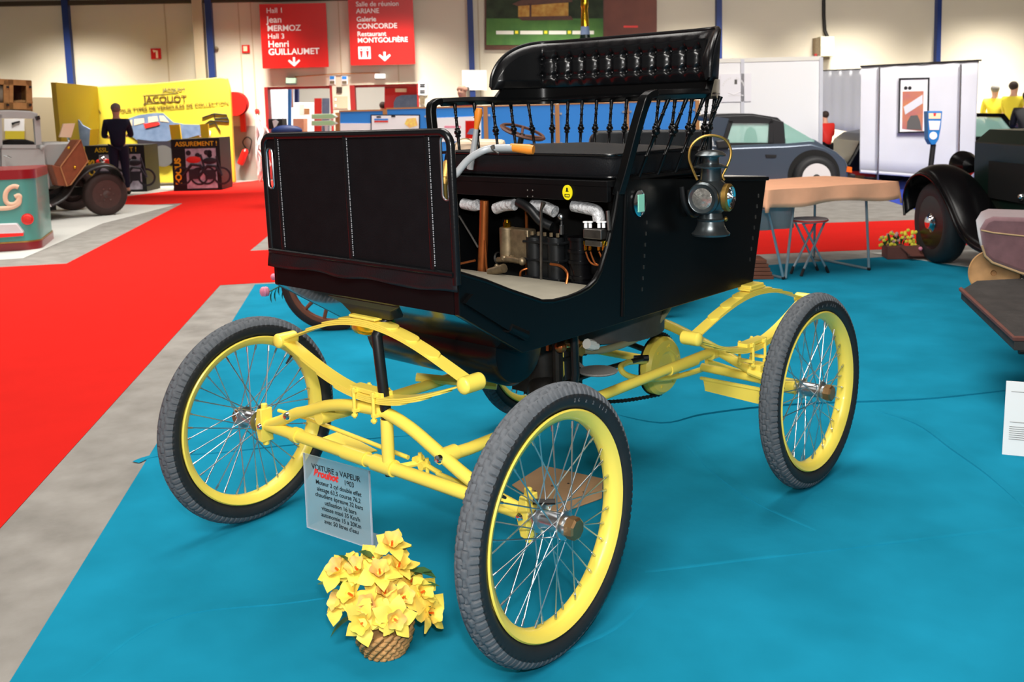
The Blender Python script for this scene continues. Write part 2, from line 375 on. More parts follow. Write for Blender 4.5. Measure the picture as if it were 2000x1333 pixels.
# red notice boards
def board(px, texts, label, arrows, pict=None):
    f = WALL; q = [f.p(*p, -.25) for p in px]
    t = thing('direction_sign', label, 'sign', f, 'red hanging direction signs', loc=((q[0].x+q[1].x)/2, -.25, q[2].z))
    x0, x1, z0, z1 = q[0].x, q[1].x, q[2].z, q[0].z
    MB(f).bb(x0, x1, -.25, -.22, z0, z1).build('sign_board', 'signal_red', t)
    for (txt, sz, fx, fz, bold) in texts:
        MB(f).text(txt, sz, Matrix.Translation((x0+fx*(x1-x0), -.255, z1-fz*(z1-z0))) @ Matrix.Rotation(pi/2, 4, 'X'), 'LEFT', bold, .002).build('lettering', 'white', t)
    for fx, fz in arrows:
        ax, az = x0+fx*(x1-x0), z1-fz*(z1-z0)
        a = MB(f).bb(ax-.022, ax+.022, -.258, -.25, az, az+.17)
        a.uz([(ax, az-.03), (ax+.13, az+.09), (ax+.10, az+.12), (ax, az+.035), (ax-.10, az+.12), (ax-.13, az+.09)], -.258, -.25)
        a.build('arrow', 'white', t)
    if pict:
        ax, az = x0+pict[0]*(x1-x0), z1-pict[1]*(z1-z0)
        MB(f).bb(ax-.13, ax+.13, -.257, -.25, az-.13, az+.13).build('pictogram_panel', 'white', t, bevel=.02)
        pc = MB(f).bb(ax-.006, ax+.006, -.259, -.257, az-.11, az+.11)
        for s in (-1, 1):
            pc.uz([(ax+s*.065-.025, az-.02), (ax+s*.065+.025, az-.02), (ax+s*.065+.012, az-.1), (ax+s*.065-.012, az-.1)], -.259, -.257)
            pc.uz([(ax+s*.065-.035, az+.04), (ax+s*.065+.035, az+.04), (ax+s*.065+.02, az-.03), (ax+s*.065-.02, az-.03)], -.259, -.257)
            pc.lathe([(0, 0), (.018, .0), (.018, .002), (0, .002)], (ax+s*.065, -.257, az+.075), (0, -1, 0), 12)
        pc.build('pictogram', 'signal_red', t)
board([(506, 8), (636, 2), (640, 131)], [('Hall 1', .15, .1, .14, .001), ('Jean', .19, .1, .29, .0025), ('MERMOZ', .17, .1, .42, .003), ('Hall 3', .15, .1, .54, .001), ('Henri', .19, .1, .67, .0025), ('GUILLAUMET', .18, .1, .79, .003)],
      'red hanging sign for halls 1 and 3 with one white arrow', [(.48, .96)])
board([(679, -6), (806, -8), (809, 125)], [('Salle de réunion', .14, .12, .14, .001), ('ARIANE', .14, .12, .24, .002), ('Galerie', .14, .12, .36, .002), ('CONCORDE', .15, .12, .465, .002), ('Restaurant', .14, .12, .575, .002), ('MONTGOLFIÈRE', .145, .12, .67, .002)],
      'red hanging sign with a toilet symbol beside its white arrow', [(.53, .93)], (.22, .82))
# small fire signs
def small_sign(px0, py0, px1, py1, label, letter):
    a, c = WALL.p(px0, py0, -.02), WALL.p(px1, py1, -.02)
    t = thing('fire_sign', label, 'sign', WALL, loc=((a.x+c.x)/2, 0, c.z))
    MB(WALL).bb(a.x, c.x, -.025, 0, c.z, a.z).build('plate', 'signal_red', t)
    x = (a.x+c.x)/2; z = (a.z+c.z)/2; h = (a.z-c.z)
    g = MB(WALL)
    if letter: g.bb(x-.3*h, x+.2*h, -.03, -.025, z-.3*h, z+.35*h)
    else: g.bb(x-.0*h, x+.2*h, -.03, -.025, z-.42*h, z+.3*h).uz([(x, z+.2*h), (x+.2*h, z+.3*h), (x-.28*h, z+.38*h), (x-.2*h, z+.1*h)], -.03, -.025)
    g.build('pictogram', 'cream', t)
small_sign(294, 95, 315, 115, 'small red extinguisher sign high on the wall left of the column', 0)
small_sign(472, 88, 488, 103, 'tiny red square sign left of the Hall 1 sign', 1)
# garden banner
t = thing('banner', 'large banner printed with a lawn, dark trees and a lit house', 'banner', WALL, loc=(WALL.p(1060, 90, -.06).x, -.06, WALL.p(950, 97, -.06).z))
wallpoly(MB(WALL), quad(947, -40, 1180, 97), -.06, -.02).build('frame', 'dark_wood', t)
wallpoly(MB(WALL), quad(950, 36, 1178, 88), -.07, -.06).build('lawn_print', 'grass_print', t)
wallpoly(MB(WALL), quad(950, -40, 1178, 36), -.07, -.06).build('tree_print', 'tree_print', t)
g = wallpoly(MB(WALL), [(1012, 11), (1110, 5), (1110, 32), (1012, 34)], -.075, -.07); g.build('house_print', 'house_print', t)
g = MB(WALL); wallpoly(g, [(1000, 8), (1035, -8), (1115, -14), (1118, 4), (1012, 12)], -.08, -.075); wallpoly(g, quad(1034, 6, 1038, 34), -.08, -.075); wallpoly(g, [(1010, 33), (1115, 31), (1120, 39), (1020, 40)], -.08, -.075); g.build('roof_print', 'dark_wood', t)
g = MB(WALL)
for a, c in ((969, 1003), (1016, 1060), (1072, 1106), (1118, 1160)): wallpoly(g, quad(a, 60, c, 67), -.075, -.07)
g.build('caption', 'offwhite', t)
g = MB(WALL)
for a in (1009, 1066, 1112): wallpoly(g, quad(a-3, 60, a+3, 66), -.075, -.07)
g.build('caption_dot', 'decal_yellow', t)
t = thing('banner', 'brown banner beside the lawn banner, behind the seat back', 'banner', WALL, loc=(WALL.p(1230, 90, -.06).x, -.06, WALL.p(1230, 86, -.06).z))
wallpoly(MB(WALL), quad(1180, -40, 1283, 90), -.06, -.02).build('cloth', 'brown_print', t)
g = MB(WALL); wallpoly(g, quad(1218, 50, 1246, 54), -.065, -.06); g.build('lettering', 'red', t)
# electrical box with its cable
t = thing('electrical_box', 'cream electrical box with a black cable, right of the seat back', 'electrical box', WALL, loc=(WALL.p(1612, 110, -.2).x, 0, WALL.p(1612, 112, -.2).z))
wallpoly(MB(WALL), quad(1603, 71, 1630, 110), -.25, 0).build('housing', 'steel_box', t, bevel=.01)
g = MB(WALL); wallpoly(g, quad(1593, 74, 1603, 106), -.2, 0); wallpoly(g, quad(1600, 110, 1620, 116), -.2, 0); g.build('socket_strip', 'bronze', t)
q = [WALL.p(1609, -30, -.05), WALL.p(1609, 30, -.05), WALL.p(1611, 60, -.05), WALL.p(1616, 72, -.12)]
MB(WALL).tube(q, .04, 8).build('cable', 'iron', t)
wallpoly(MB(WALL), quad(1591, 105, 1596, 111), -.26, -.2).build('red_plug', 'dark_red', t)
# white notice, emergency lamps and papers
t = tag(wallpoly(MB(WALL), [(902, 137), (950, 137), (951, 176), (903, 176)], -.16, -.15).build('notice', 'white'), 'large white paper notice on the wall above the bald man', 'notice')
for px, lab, mt_ in ((568, 'green exit lamp fixed above the left doorway', 'exit_green'), (742, 'white emergency lamp above the right doorway', 'lit_white')):
    t = thing('exit_lamp', lab, 'exit lamp', WALL, loc=(WALL.p(px, 158).x, 0, WALL.p(px, 158).z))
    wallpoly(MB(WALL), quad(px-10, 152 if px < 600 else 144, px+10, 163 if px < 600 else 153), -.12, 0).build('diffuser', mt_, t, bevel=.01)
    wallpoly(MB(WALL), quad(px-10, 163 if px < 600 else 153, px+10, 166 if px < 600 else 155), -.12, 0).build('base', 'dull_steel', t)
tag(MB(WALL).tube([WALL.p(576, 150, -.03), WALL.p(660, 144, -.03), WALL.p(742, 142, -.03)], .012, 6).build('conduit', 'wood_edge'), 'thin conduit running above both doorways', 'conduit')
for px, lab in ((649, 'small blue and white poster left of the pillar top'), (673, 'small blue and white poster right of the pillar top')):
    t = thing('poster', lab, 'poster', WALL, loc=(WALL.p(px, 165).x, 0, WALL.p(px, 165).z))
    wallpoly(MB(WALL), quad(px-6, 148, px+6, 165), -.02, 0).build('sheet', 'paper', t); wallpoly(MB(WALL), quad(px-5, 149, px+4, 155), -.025, -.02).build('print', 'panel_blue', t)
    wallpoly(MB(WALL), quad(px-5, 158, px+4, 164), -.025, -.02).build('photo', 'bronze', t)
tag(wallpoly(MB(WALL), quad(657, 170, 668, 182), -.02, 0).build('frame', 'hair_dark'), 'small dark framed picture on the pillar between the doorways', 'picture')
g = MB(WALL); wallpoly(g, quad(652, 188, 679, 212), -.02, 0)
t = thing('poster', 'grey information panel with white dots on the pillar', 'poster', WALL, loc=(WALL.p(665, 212).x, 0, WALL.p(665, 212).z)); g.build('sheet', 'column_cream', t)
g = MB(WALL); [wallpoly(g, quad(654, y, 657, y+5), -.03, -.02) for y in (192, 204)]; g.build('dot', 'white', t)
t = thing('poster', 'white notice with black lettering right of the right doorway', 'poster', WALL, loc=(WALL.p(826, 186).x, 0, WALL.p(826, 186).z))
wallpoly(MB(WALL), quad(817, 160, 834, 186), -.04, 0).build('sheet', 'paper', t)
g = MB(WALL); [wallpoly(g, quad(820, y, 830, y+3), -.045, -.04) for y in (164, 168, 176, 180)]; g.build('lettering', 'ink', t)
tag(wallpoly(MB(WALL), quad(820, 188, 829, 203), -.04, 0).build('picture', 'bronze'), 'small brownish picture below the white notice', 'picture')

# foyer content seen through the doors
FO = Fr(WALL.at(0, 1.0, 0), WY)
def fpoly(name, pxs, v0, v1, mt_, label, cat, parent=None):
    o = wallpoly(MB(FO), pxs, v0, v1, FO).build(name, mt_, parent)
    if label: tag(o, label, cat)
    return o
rows = [[FO.at(FO.p(522+i*1.35, 160, 0).x, .35+.05*sin(i*1.1), z) for i in range(40)] for z in (0, 2.1)]
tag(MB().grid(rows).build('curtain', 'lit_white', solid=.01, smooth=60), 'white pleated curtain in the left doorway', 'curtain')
fpoly('post', quad(562, 150, 568, 340), -.1, .0, 'panel_blue', 'blue post beside the white curtain in the doorway', 'post')
fpoly('post', quad(569, 150, 573, 210), .3, .4, 'orange_cloth', 'orange post inside the left doorway', 'post')
fpoly('post', quad(575, 150, 582, 200), .3, .5, 'blue_post', 'dark blue hanging panel inside the left doorway', 'panel')
t = thing('poster_stand', 'white stand with pinned papers inside the left doorway', 'display stand', FO, loc=FO.p(600, 300, 1))
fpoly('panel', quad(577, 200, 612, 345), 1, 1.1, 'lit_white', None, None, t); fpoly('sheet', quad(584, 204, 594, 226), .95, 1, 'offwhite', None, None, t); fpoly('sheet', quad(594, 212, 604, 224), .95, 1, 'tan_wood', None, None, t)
fpoly('cabinet', quad(572, 232, 593, 345), .2, .8, 'orange_cloth', 'tan wooden cabinet inside the left doorway', 'cabinet')
fpoly('banner', quad(614, 192, 628, 345), .6, .65, 'red', 'red upright banner inside the left doorway', 'banner')
fpoly('banner', quad(629, 192, 643, 345), .6, .65, 'blue_print', 'pale blue and white upright banner inside the left doorway', 'banner')
fpoly('light_strip', quad(628, 168, 645, 173), 1, 1.1, 'red', 'red strip along the top of the left doorway', 'strip')
fpoly('light_strip', quad(684, 165, 693, 171), 1, 1.1, 'red', 'short red strip at the top left of the right doorway', 'strip')
fpoly('light_strip', quad(714, 164, 746, 169), 1, 1.1, 'red', 'long red strip at the top of the right doorway', 'strip')
t = thing('exhibition_wall', 'red display wall with an arched picture in the right doorway', 'display wall', FO, loc=FO.p(780, 345, .3))
fpoly('panel', quad(751, 155, 818, 345), .3, .4, 'signal_red', None, None, t)
fpoly('fascia', [(751, 163), (818, 160), (818, 166), (751, 173)], .24, .3, 'dark_red', None, None, t)
fpoly('picture', [(769, 214), (769, 200), (774, 190), (784, 186), (814, 185), (814, 214)], .25, .3, 'blue_print', None, None, t)
fpoly('lettering', quad(772, 173, 794, 180), .25, .3, 'cream', None, None, t)
# ================================================================ people (one continuous skinned body, clothes over it)
def skinned(name, V, E, mt_, parent, fr, sub=2, label=None):
    me = bpy.data.meshes.new(name); I = wm(parent).inverted() @ fr.M
    me.from_pydata([I @ Vector(p[0]) for p in V], E, [])
    o = bpy.data.objects.new(name, me); COL.objects.link(o); o.parent = parent; WM[o.name] = wm(parent).copy()
    k = o.modifiers.new('skin', 'SKIN'); k.use_smooth_shade = True
    for i, p in enumerate(V):
        r = p[1]; me.skin_vertices[0].data[i].radius = (r, r) if not isinstance(r, tuple) else r
        me.skin_vertices[0].data[i].use_root = (i == 0)
    s = o.modifiers.new('sub', 'SUBSURF'); s.levels = sub; s.render_levels = sub
    me.materials.append(MT[mt_])
    if label: o['label'] = label
    return o
def person(label, fr, H=1.68, top='navy', low='denim', hair='hair_grey', lean=0, arms=((.25, .12), (.25, .12)), hairy=True, group=None, face=False, legs=True):
    """fr: origin between the feet, local +y is where the person faces"""
    k = H/1.72; L = lambda x, y, z: (x*k, (y+lean*max(0, z-.95))*k, z*k)
    t = thing('person', label, 'person', fr, group)
    V = [(L(0, 0, .95), .10*k), (L(0, 0, 1.12), .095*k), (L(0, 0, 1.32), .11*k), (L(0, .0, 1.43), .075*k), (L(0, .01, 1.50), .055*k),
         (L(0, .02, 1.575), .078*k), (L(0, .015, 1.65), .088*k), (L(0, .01, 1.70), .055*k)]
    E_ = [(0, 1), (1, 2), (2, 3), (3, 4), (4, 5), (5, 6), (6, 7)]
    hands = []
    for s, (fw, up) in zip((-1, 1), arms):
        i = len(V); sh = L(s*.19, 0, 1.38); el = L(s*.24, fw*.35, 1.12); wr = L(s*.2, fw*.35+fw, 1.02+up); pa = L(s*.18, fw*.35+fw+.08, 1.0+up)
        V += [(sh, .06*k), (el, .043*k), (wr, .03*k), (pa, .035*k)]
        E_ += [(2, i), (i, i+1), (i+1, i+2), (i+2, i+3)]; hands.append((i, i+1, i+2))
        for f in range(5):
            a = (f-2)*.018; j = len(V); dx = s*-1*.03 if f == 0 else 0
            V += [((pa[0]+a+dx*.5, pa[1]+.05*k, pa[2]-.01), .011*k), ((pa[0]+a*1.1+dx, pa[1]+(.07 if f == 0 else .095)*k, pa[2]-.035), .009*k)]; E_ += [(i+3, j), (j, j+1)]
    if legs:
        for s in (-1, 1):
            i = len(V); V += [(L(s*.09, 0, .88), .07*k), (L(s*.1, .01, .5), .06*k), (L(s*.11, 0, .1), .042*k), (L(s*.12, .12, .04), .04*k)]
            E_ += [(0, i), (i, i+1), (i+1, i+2), (i+2, i+3)]
    V2_ = list(V)
    if face:
        j = len(V); V.append((L(0, .105, 1.585), .016*k)); E_.append((5, j)); 
        for s in (-1, 1): V.append((L(s*.085, .0, 1.60), .02*k)); E_.append((6, len(V)-1))
    skinned('body', V, E_, 'skin', t, fr)
    sc = 1.22; idx = [0, 1, 2, 3]; VT = [(V2_[i][0], r_*k) for i, r_ in zip(idx, (.16, .15, .16, .08))]; VT[0] = (L(0, 0, .84), .15*k); ET = [(0, 1), (1, 2), (2, 3)]
    for hs in hands:
        j = len(VT); VT += [(V2_[i][0], V2_[i][1]*1.35) for i in hs]; ET += [(2, j), (j, j+1), (j+1, j+2)]
    skinned('jacket' if top == 'navy' else 'shirt', VT, ET, top, t, fr)
    if legs:
        VL = [(L(0, 0, 1.02), .13*k)]; EL = []; base = 8+2*14
        for q in range(2):
            j = len(VL); b0 = base+4*q; VL += [(V2_[b0+i][0], (.115*k, .08*k, .055*k)[i]) for i in range(3)]; EL += [(0, j), (j, j+1), (j+1, j+2)]
            MB(fr).ball(V2_[b0+3][0], .055*k, 12, (.95, 2.2, .8)).build('shoe', 'shoe', t, smooth=True)
        skinned('trousers', VL, EL, low, t, fr)
    if hairy:
        c = L(0, -.012, 1.655); MB(fr).ball(c, .098*k, 14, (.93, 1.0, .95)).build('hair', hair, t, smooth=True)
    elif face:
        c = L(0, -.03, 1.62)
        MB(fr).lathe([(.083*k, -.02), (.096*k, .0), (.093*k, .03), (.08*k, .045)], c, (0, 0, 1), 16, a0=pi*.95, a1=pi*2.05).build('hair', hair, t, smooth=True)
    if face:
        e = MB(fr)
        for s in (-1, 1): e.ball(L(s*.032, .088, 1.61), .010*k, 8)
        e.build('eye', 'ink', t, smooth=True)
        MB(fr).ball(L(0, .088, 1.535), .02*k, 8, (1.1, .4, .25)).build('mouth', 'pink', t, smooth=True)
    return t
# ================================================================ THE STEAM CAR
car = thing('steam_car', 'black and yellow antique steam car on wire wheels in the foreground', 'car', WORLD)
RT, TW, WB, STEER = .355, .6809, 1.4545, .0772
def part(mb, name, mt_, **k): return mb.build(name, mt_, car, **k)
S = dict(smooth=True)
# ---- wheels (built once about the local x axis, outer side +x)
def wheel_meshes():
    rim = MB().lathe([(.290, -.027), (.286, -.031), (.277, -.027), (.262, -.017), (.259, -.006), (.259, .006), (.262, .017), (.277, .027), (.286, .031), (.290, .027), (.283, .02), (.272, 0), (.283, -.02)], (0, 0, 0), (1, 0, 0), 96, closed=True)
    N, K = 640, 38; rc = .036; cr = RT-rc; vs = []; fs = []
    for i in range(N):
        a = 2*pi*i/N
        for k in range(K):
            f = -2.5+5.0*k/(K-1)       # angle about the section centre, 0 = tread middle
            tt = f*rc; h = 0
            if abs(f) < 1.32:
                ph = a*52/(2*pi); tri = abs((ph % 1)-.5)*2      # zigzag
                def groove(x, w): return 1 if abs(x) < w else 0
                gg = 0
                for c0, am, of in ((-.0155, .004, 0), (0, .005, .5), (.0155, .004, 0)):
                    tz = c0+am*(abs(((ph+of) % 1)-.5)*4-1)
                    gg = max(gg, groove(tt-tz, .0024))
                if abs(tt) > .024 and (ph*1.0 % .5) < .13: gg = 1
                if .0155 > abs(tt) > .0 and ((ph+(.25 if tt > 0 else .75)) % 1) < .07: gg = 1
                h = -.0042*gg
            elif 1.6 < abs(f) < 1.66: h = .0012
            x = rc*1.02*sin(f); r = cr+rc*cos(f)+h*cos(f) if abs(f) < 1.5 else cr+rc*cos(f)*1.05
            x += h*sin(f)
            if abs(f) > 2.2: x *= .95
            vs.append((x, r*cos(a), r*sin(a)))
    for i in range(N):
        j = (i+1) % N
        for k in range(K-1): fs.append([i*K+k, j*K+k, j*K+k+1, i*K+k+1])
    tyre = MB(); tyre.add(vs, fs)
    for i, p in enumerate(fs):
        k = i % (K-1); f = abs(-2.5+5.0*(k+.5)/(K-1)); tyre.m[i] = 0 if f < 1.35 else 1
    hub = MB().lathe([(.012, -.075), (.017, -.07), (.019, -.042), (.036, -.040), (.037, -.034), (.026, -.030), (.025, .030), (.037, .034), (.036, .040), (.026, .043), (.025, .058)], (0, 0, 0), (1, 0, 0), 28)
    cap = MB().lathe([(.026, .050), (.029, .053), (.029, .074), (.024, .079), (0, .080)], (0, 0, 0), (1, 0, 0), 8)
    spk = []
    for i in range(36):
        side = 1 if i % 2 else -1; g = (i//2); cross = 1 if g % 2 else -1
        a = 2*pi*i/36; b = a+cross*radians(62)
        p = Vector((side*.036, .030*cos(b), .030*sin(b))); q = Vector((side*.004, .260*cos(a), .260*sin(a)))
        d = (q-p).normalized()
        spk.append(MB().tube([p, q-d*.02], .0019, 6).tube([q-d*.022, q-d*.004], .0034, 6))
    return rim, tyre, hub, cap, spk
rim, tyre, hub, cap, spk = wheel_meshes()
wheel0 = part(rim, 'wheel', 'yellow', smooth=50)
tyre.build('tyre', ['rubber', 'rubber_side'], wheel0, smooth=50)
hub.build('hub', 'steel', wheel0, **S); cap.build('hub_cap', 'cap_bronze', wheel0, label='brass hexagonal hub cap')
for s in spk: s.build('spoke', 'steel', wheel0, smooth=60)
# side wall lettering ring on the tyre
g = MB()
for j, ch in enumerate('26 x 2 1/2'):
    a = radians(60-j*3.2)
    T = Matrix.Rotation(a-pi/2, 4, 'X') @ Matrix.Translation((.0366, 0, .309)) @ Matrix.Rotation(pi/2, 4, 'Z') @ Matrix.Rotation(pi/2, 4, 'X')
    g.text(ch, .014, T, 'CENTER', .0004, .0006)
g.build('sidewall_lettering', 'rubber', wheel0)
MB().tube([(0, .262*cos(2.2), .262*sin(2.2)), (0, .225*cos(2.2), .225*sin(2.2))], [.005, .0035], 8).build('valve_stem', 'rubber_side', wheel0, smooth=True)
def place_wheel(o, x, y, rz):
    o.location = (x, y, RT); o.rotation_euler = (radians(random.random()*60), 0, rz)
wheels = [wheel0]+[clone(wheel0, car) for _ in range(3)]
for o, (x, y, rz) in zip(wheels, ((TW, 0, STEER), (-TW, 0, STEER+pi), (TW, WB, 0), (-TW, WB, pi))): place_wheel(o, x, y, rz)

# ---- front axle: straight lower tube, arched upper tube, king post, knuckles
XK = .60
part(MB().tube([(-XK, 0, .352), (-.45, 0, .351), (XK, 0, .352)], .0195, 16), 'front_axle_tube', 'yellow', **S)
for x in (-.42, -.13, .0, .1): pass
for a_, b_, r_ in ((-.43, -.405, .025), (-.165, -.055, .0235), (-.02, .07, .0255), (.40, .43, .025)): part(MB().tube([(a_, 0, .352), (b_, 0, .352)], r_, 16), 'axle_sleeve', 'yellow', **S)
A = [(-.575, .356), (-.50, .385), (-.42, .424), (-.35, .446), (-.25, .482), (-.15, .504), (-.05, .515), (.05, .515), (.15, .492), (.25, .452), (.35, .41), (.45, .378), (.575, .356)]
part(MB().tube(smoothpath([(x, 0, z) for x, z in A], 4), .0185, 16), 'front_axle_arch', 'yellow', **S)
part(MB().tube([(.045, 0, .498), (.045, 0, .36)], .019, 16), 'axle_post', 'yellow', **S)
for s in (-1, 1):
    n = Vector((cos(STEER), sin(STEER), 0))
    k = MB().prism([(s*XK-.012, -.022, .352+.055), (s*XK+.012, -.022, .352+.058), (s*XK+.016, -.028, .352), (s*XK+.012, -.022, .352-.058), (s*XK-.012, -.022, .352-.055), (s*XK-.022, -.026, .352)], (0, .046, 0))
    k.cyl((s*XK, 0, .28), (s*XK, 0, .425), .011, 14).cyl((s*XK-.0, 0, .352), (s*(TW-.062), s*-.0, .354), .016, 14)
    part(k, 'steering_knuckle', 'yellow', smooth=30, bevel=.003)
    part(MB().lathe([(0, .010), (.008, .008), (.012, 0)], (s*XK*.985, -.026, .352), (0, -1, 0), 14), 'acorn_nut', 'chrome', **S)
    part(MB().lathe([(0, .012), (.010, .009), (.015, 0), (.015, -.004)], (s*.335+(-.105 if s < 0 else -.05), -.0175, .435 if s > 0 else .416), (0, -1, .3), 14), 'acorn_nut', 'chrome', **S)
    part(MB().tube([(s*.62, -.005, .395), (s*.665, .03, .395)], .008, 8), 'knuckle_arm', 'iron', **S)
# tie rods and their joints
part(MB().tube([(-.38, .03, .405), (.07, .055, .37)], .007, 10).tube([(-.38, .03, .405), (-.56, .03, .40)], .006, 10), 'tie_rod', 'yellow', **S)
part(MB().tube([(.19, .06, .348), (.58, .05, .335)], .007, 10), 'tie_rod', 'yellow', **S)
part(MB().tube([(.045, .01, .345), (.12, .055, .365)], .009, 8).tube([(.11, .045, .372), (.11, .075, .372)], .013, 8).tube([(.14, .04, .362), (.14, .07, .362)], .013, 8).tube([(.10, .058, .372), (.20, .062, .35)], .008, 8).tube([(.12, .058, .34), (.12, .058, .395)], .006, 8).tube([(.15, .058, .325), (.15, .058, .385)], .006, 8), 'rod_joint', 'yellow', smooth=30)
part(MB().prism([YP(612, 862, .16), YP(664, 842, .30), YP(737, 880, .30), YP(686, 893, .16)], (0, 0, -.004)), 'gusset_plate', 'yellow')
# steering column: black tube down to the axle
part(MB().tube([(.035, .03, .80), (.03, -.012, .75), (.045, 0, .50), (.045, 0, .325)], [.019, .0165, .0165, .012], 16), 'steering_post', 'black_metal', **S)

# ---- full elliptic springs
def elliptic(name, ctr, axis, half, zc, ztop, zbot, wd, eyes=.024, t=.0048):
    """axis: 'x' transverse, 'y' lengthwise"""
    def P(s, o, z): return (ctr[0]+s, ctr[1]+o, z) if axis == 'x' else (ctr[0]+o, ctr[1]+s, z)
    def leaf(L, dz, sgn, za, rnd):
        mb = MB(); n = 64; rows = []
        for i in range(n+1):
            s = -L+2*L*i/n; f = cos(pi/2*min(1, abs(s)/half))**1.05 if abs(s) < half else 0
            z = zc+(za-zc)*f+dz; wloc = wd/2
            e = L-abs(s)
            if rnd and e < wd*.5: wloc *= sqrt(max(.02, 1-((wd*.5-e)/(wd*.5))**2))
            rows.append((s, z, wloc))
        vs = []; fs = []
        for s, z, wl in rows: vs += [P(s, -wl, z-t/2), P(s, wl, z-t/2), P(s, wl, z+t/2), P(s, -wl, z+t/2)]
        for i in range(n):
            for k in range(4): fs.append([i*4+k, i*4+(k+1) % 4, i*4+4+(k+1) % 4, i*4+4+k])
        fs += [[3, 2, 1, 0], [n*4, n*4+1, n*4+2, n*4+3]]
        return mb.add(vs, fs)
    main = leaf(half, 0, 1, ztop, False); main.mi = 0
    sp_ = main.build(name, 'yellow', car, smooth=40)
    leaf(half*.97, 0, -1, zbot, False).build('lower_main_leaf', 'yellow', sp_, smooth=40)
    for j, q in enumerate((.70, .50, .30)):
        leaf(half*q, (j+1)*(t+.0006), 1, ztop, True).build('leaf', 'yellow', sp_, smooth=40)
        leaf(half*(q+.1), -(j+1)*(t+.0006), -1, zbot, True).build('leaf', 'yellow', sp_, smooth=40)
    for s in (-1, 1):
        a = P(s*half, -wd*.62, zc); b = P(s*half, wd*.62, zc)
        MB().tube([a, b], eyes, 18).ball(a, eyes, 14, (1, .5, 1) if axis == 'x' else (.5, 1, 1)).ball(b, eyes, 14, (1, .5, 1) if axis == 'x' else (.5, 1, 1)).build('spring_eye', 'yellow', sp_, **S)
    # U bolts and saddles
    for s in (-.045, .045):
        cb = MB()
        for o in (-wd*.62, wd*.62):
            cb.cyl(P(s, o, zbot+.02), P(s, o, zbot-.075), .0055, 8).cyl(P(s, o, zbot-.062), P(s, o, zbot-.07), .010, 6)
        cb.box(P(s, 0, zbot+.010), (.018, wd*1.4, .012) if axis == 'x' else (wd*1.4, .018, .012)).box(P(s, 0, zbot-.052), (.018, wd*1.4, .010) if axis == 'x' else (wd*1.4, .018, .010))
        cb.build('spring_clamp', 'yellow', sp_, bevel=.001)
    MB().box(P(0, 0, zbot+.012), (.15, wd*.9, .014) if axis == 'x' else (wd*.9, .15, .014)).build('saddle', 'yellow', sp_, bevel=.002)
    MB().box(P(0, 0, ztop+.024), (.12, wd*1.0, .008) if axis == 'x' else (wd*1.0, .12, .008)).build('top_plate', 'yellow', sp_, bevel=.002)
    return sp_
elliptic('front_spring', (-.022, 0), 'x', .427, .668, .773, .562, .048)
for s in (-1, 1): elliptic('rear_spring', (s*.44, WB), 'y', .425, .595, .682, .488, .046)
# black bracket between front spring and body
part(MB().prism([(-.17, -.035, .852), (.16, -.035, .852), (.105, -.02, .83), (.085, -.005, .80), (-.095, -.005, .80), (-.12, -.02, .83)], (0, .05, 0)), 'spring_bracket', 'black_metal', bevel=.002)
for s in (-1, 1): part(MB().bb(s*.405, s*.462, WB-.05, WB+.05, .70, .722), 'spring_bracket', 'yellow', bevel=.004)

# ---- reach tubes, rear axle, drive
for s in (-1, 1):
    part(MB().tube([(s*.285, .0, .437), (s*.285, .10, .432), (s*.285, WB-.02, .445)], .018, 16), 'reach_tube', 'yellow', **S)
    for a_, b_, r_ in ((-.005, .045, .0235), (1.12, 1.30, .0215), (WB-.05, WB, .024)): part(MB().tube([(s*.285, a_, .438), (s*.285, b_, .438)], r_, 14), 'tube_lug', 'yellow', **S)
R_ = [(-.60, .352), (-.45, .385), (-.285, .445), (-.10, .505), (0, .52), (.10, .505), (.285, .445), (.45, .385), (.60, .352)]
part(MB().tube(smoothpath([(x, WB, z) for x, z in R_], 4), .0195, 16), 'rear_axle_arch', 'yellow', **S)
part(MB().tube([(.22, WB, .366), (.61, WB, .356)], .0165, 16).tube([(-.61, WB, .356), (-.05, WB, .356)], .0165, 16), 'rear_axle_tube', 'yellow', **S)
part(MB().tube([(.56, WB, .356), (.62, WB, .355)], .028, 16).tube([(-.56, WB, .356), (-.62, WB, .355)], .028, 16), 'axle_bearing', 'yellow', **S)
part(MB().bb(.44, .49, WB-.03, WB+.03, .375, .42).tube([(.47, WB, .42), (.47, WB, .36)], .012, 8).tube([(.44, WB-.03, .392), (.50, WB-.03, .38)], .014, 8), 'spring_perch', 'yellow', bevel=.002)
part(MB().prism([YP(1373, 738, WB-.03), YP(1483, 758, WB-.03), YP(1483, 790, WB-.03), YP(1377, 764, WB-.03)], (0, .004, 0)).bb(.23, .5, WB-.034, WB-.022, .325, .335), 'rear_plate', 'yellow')
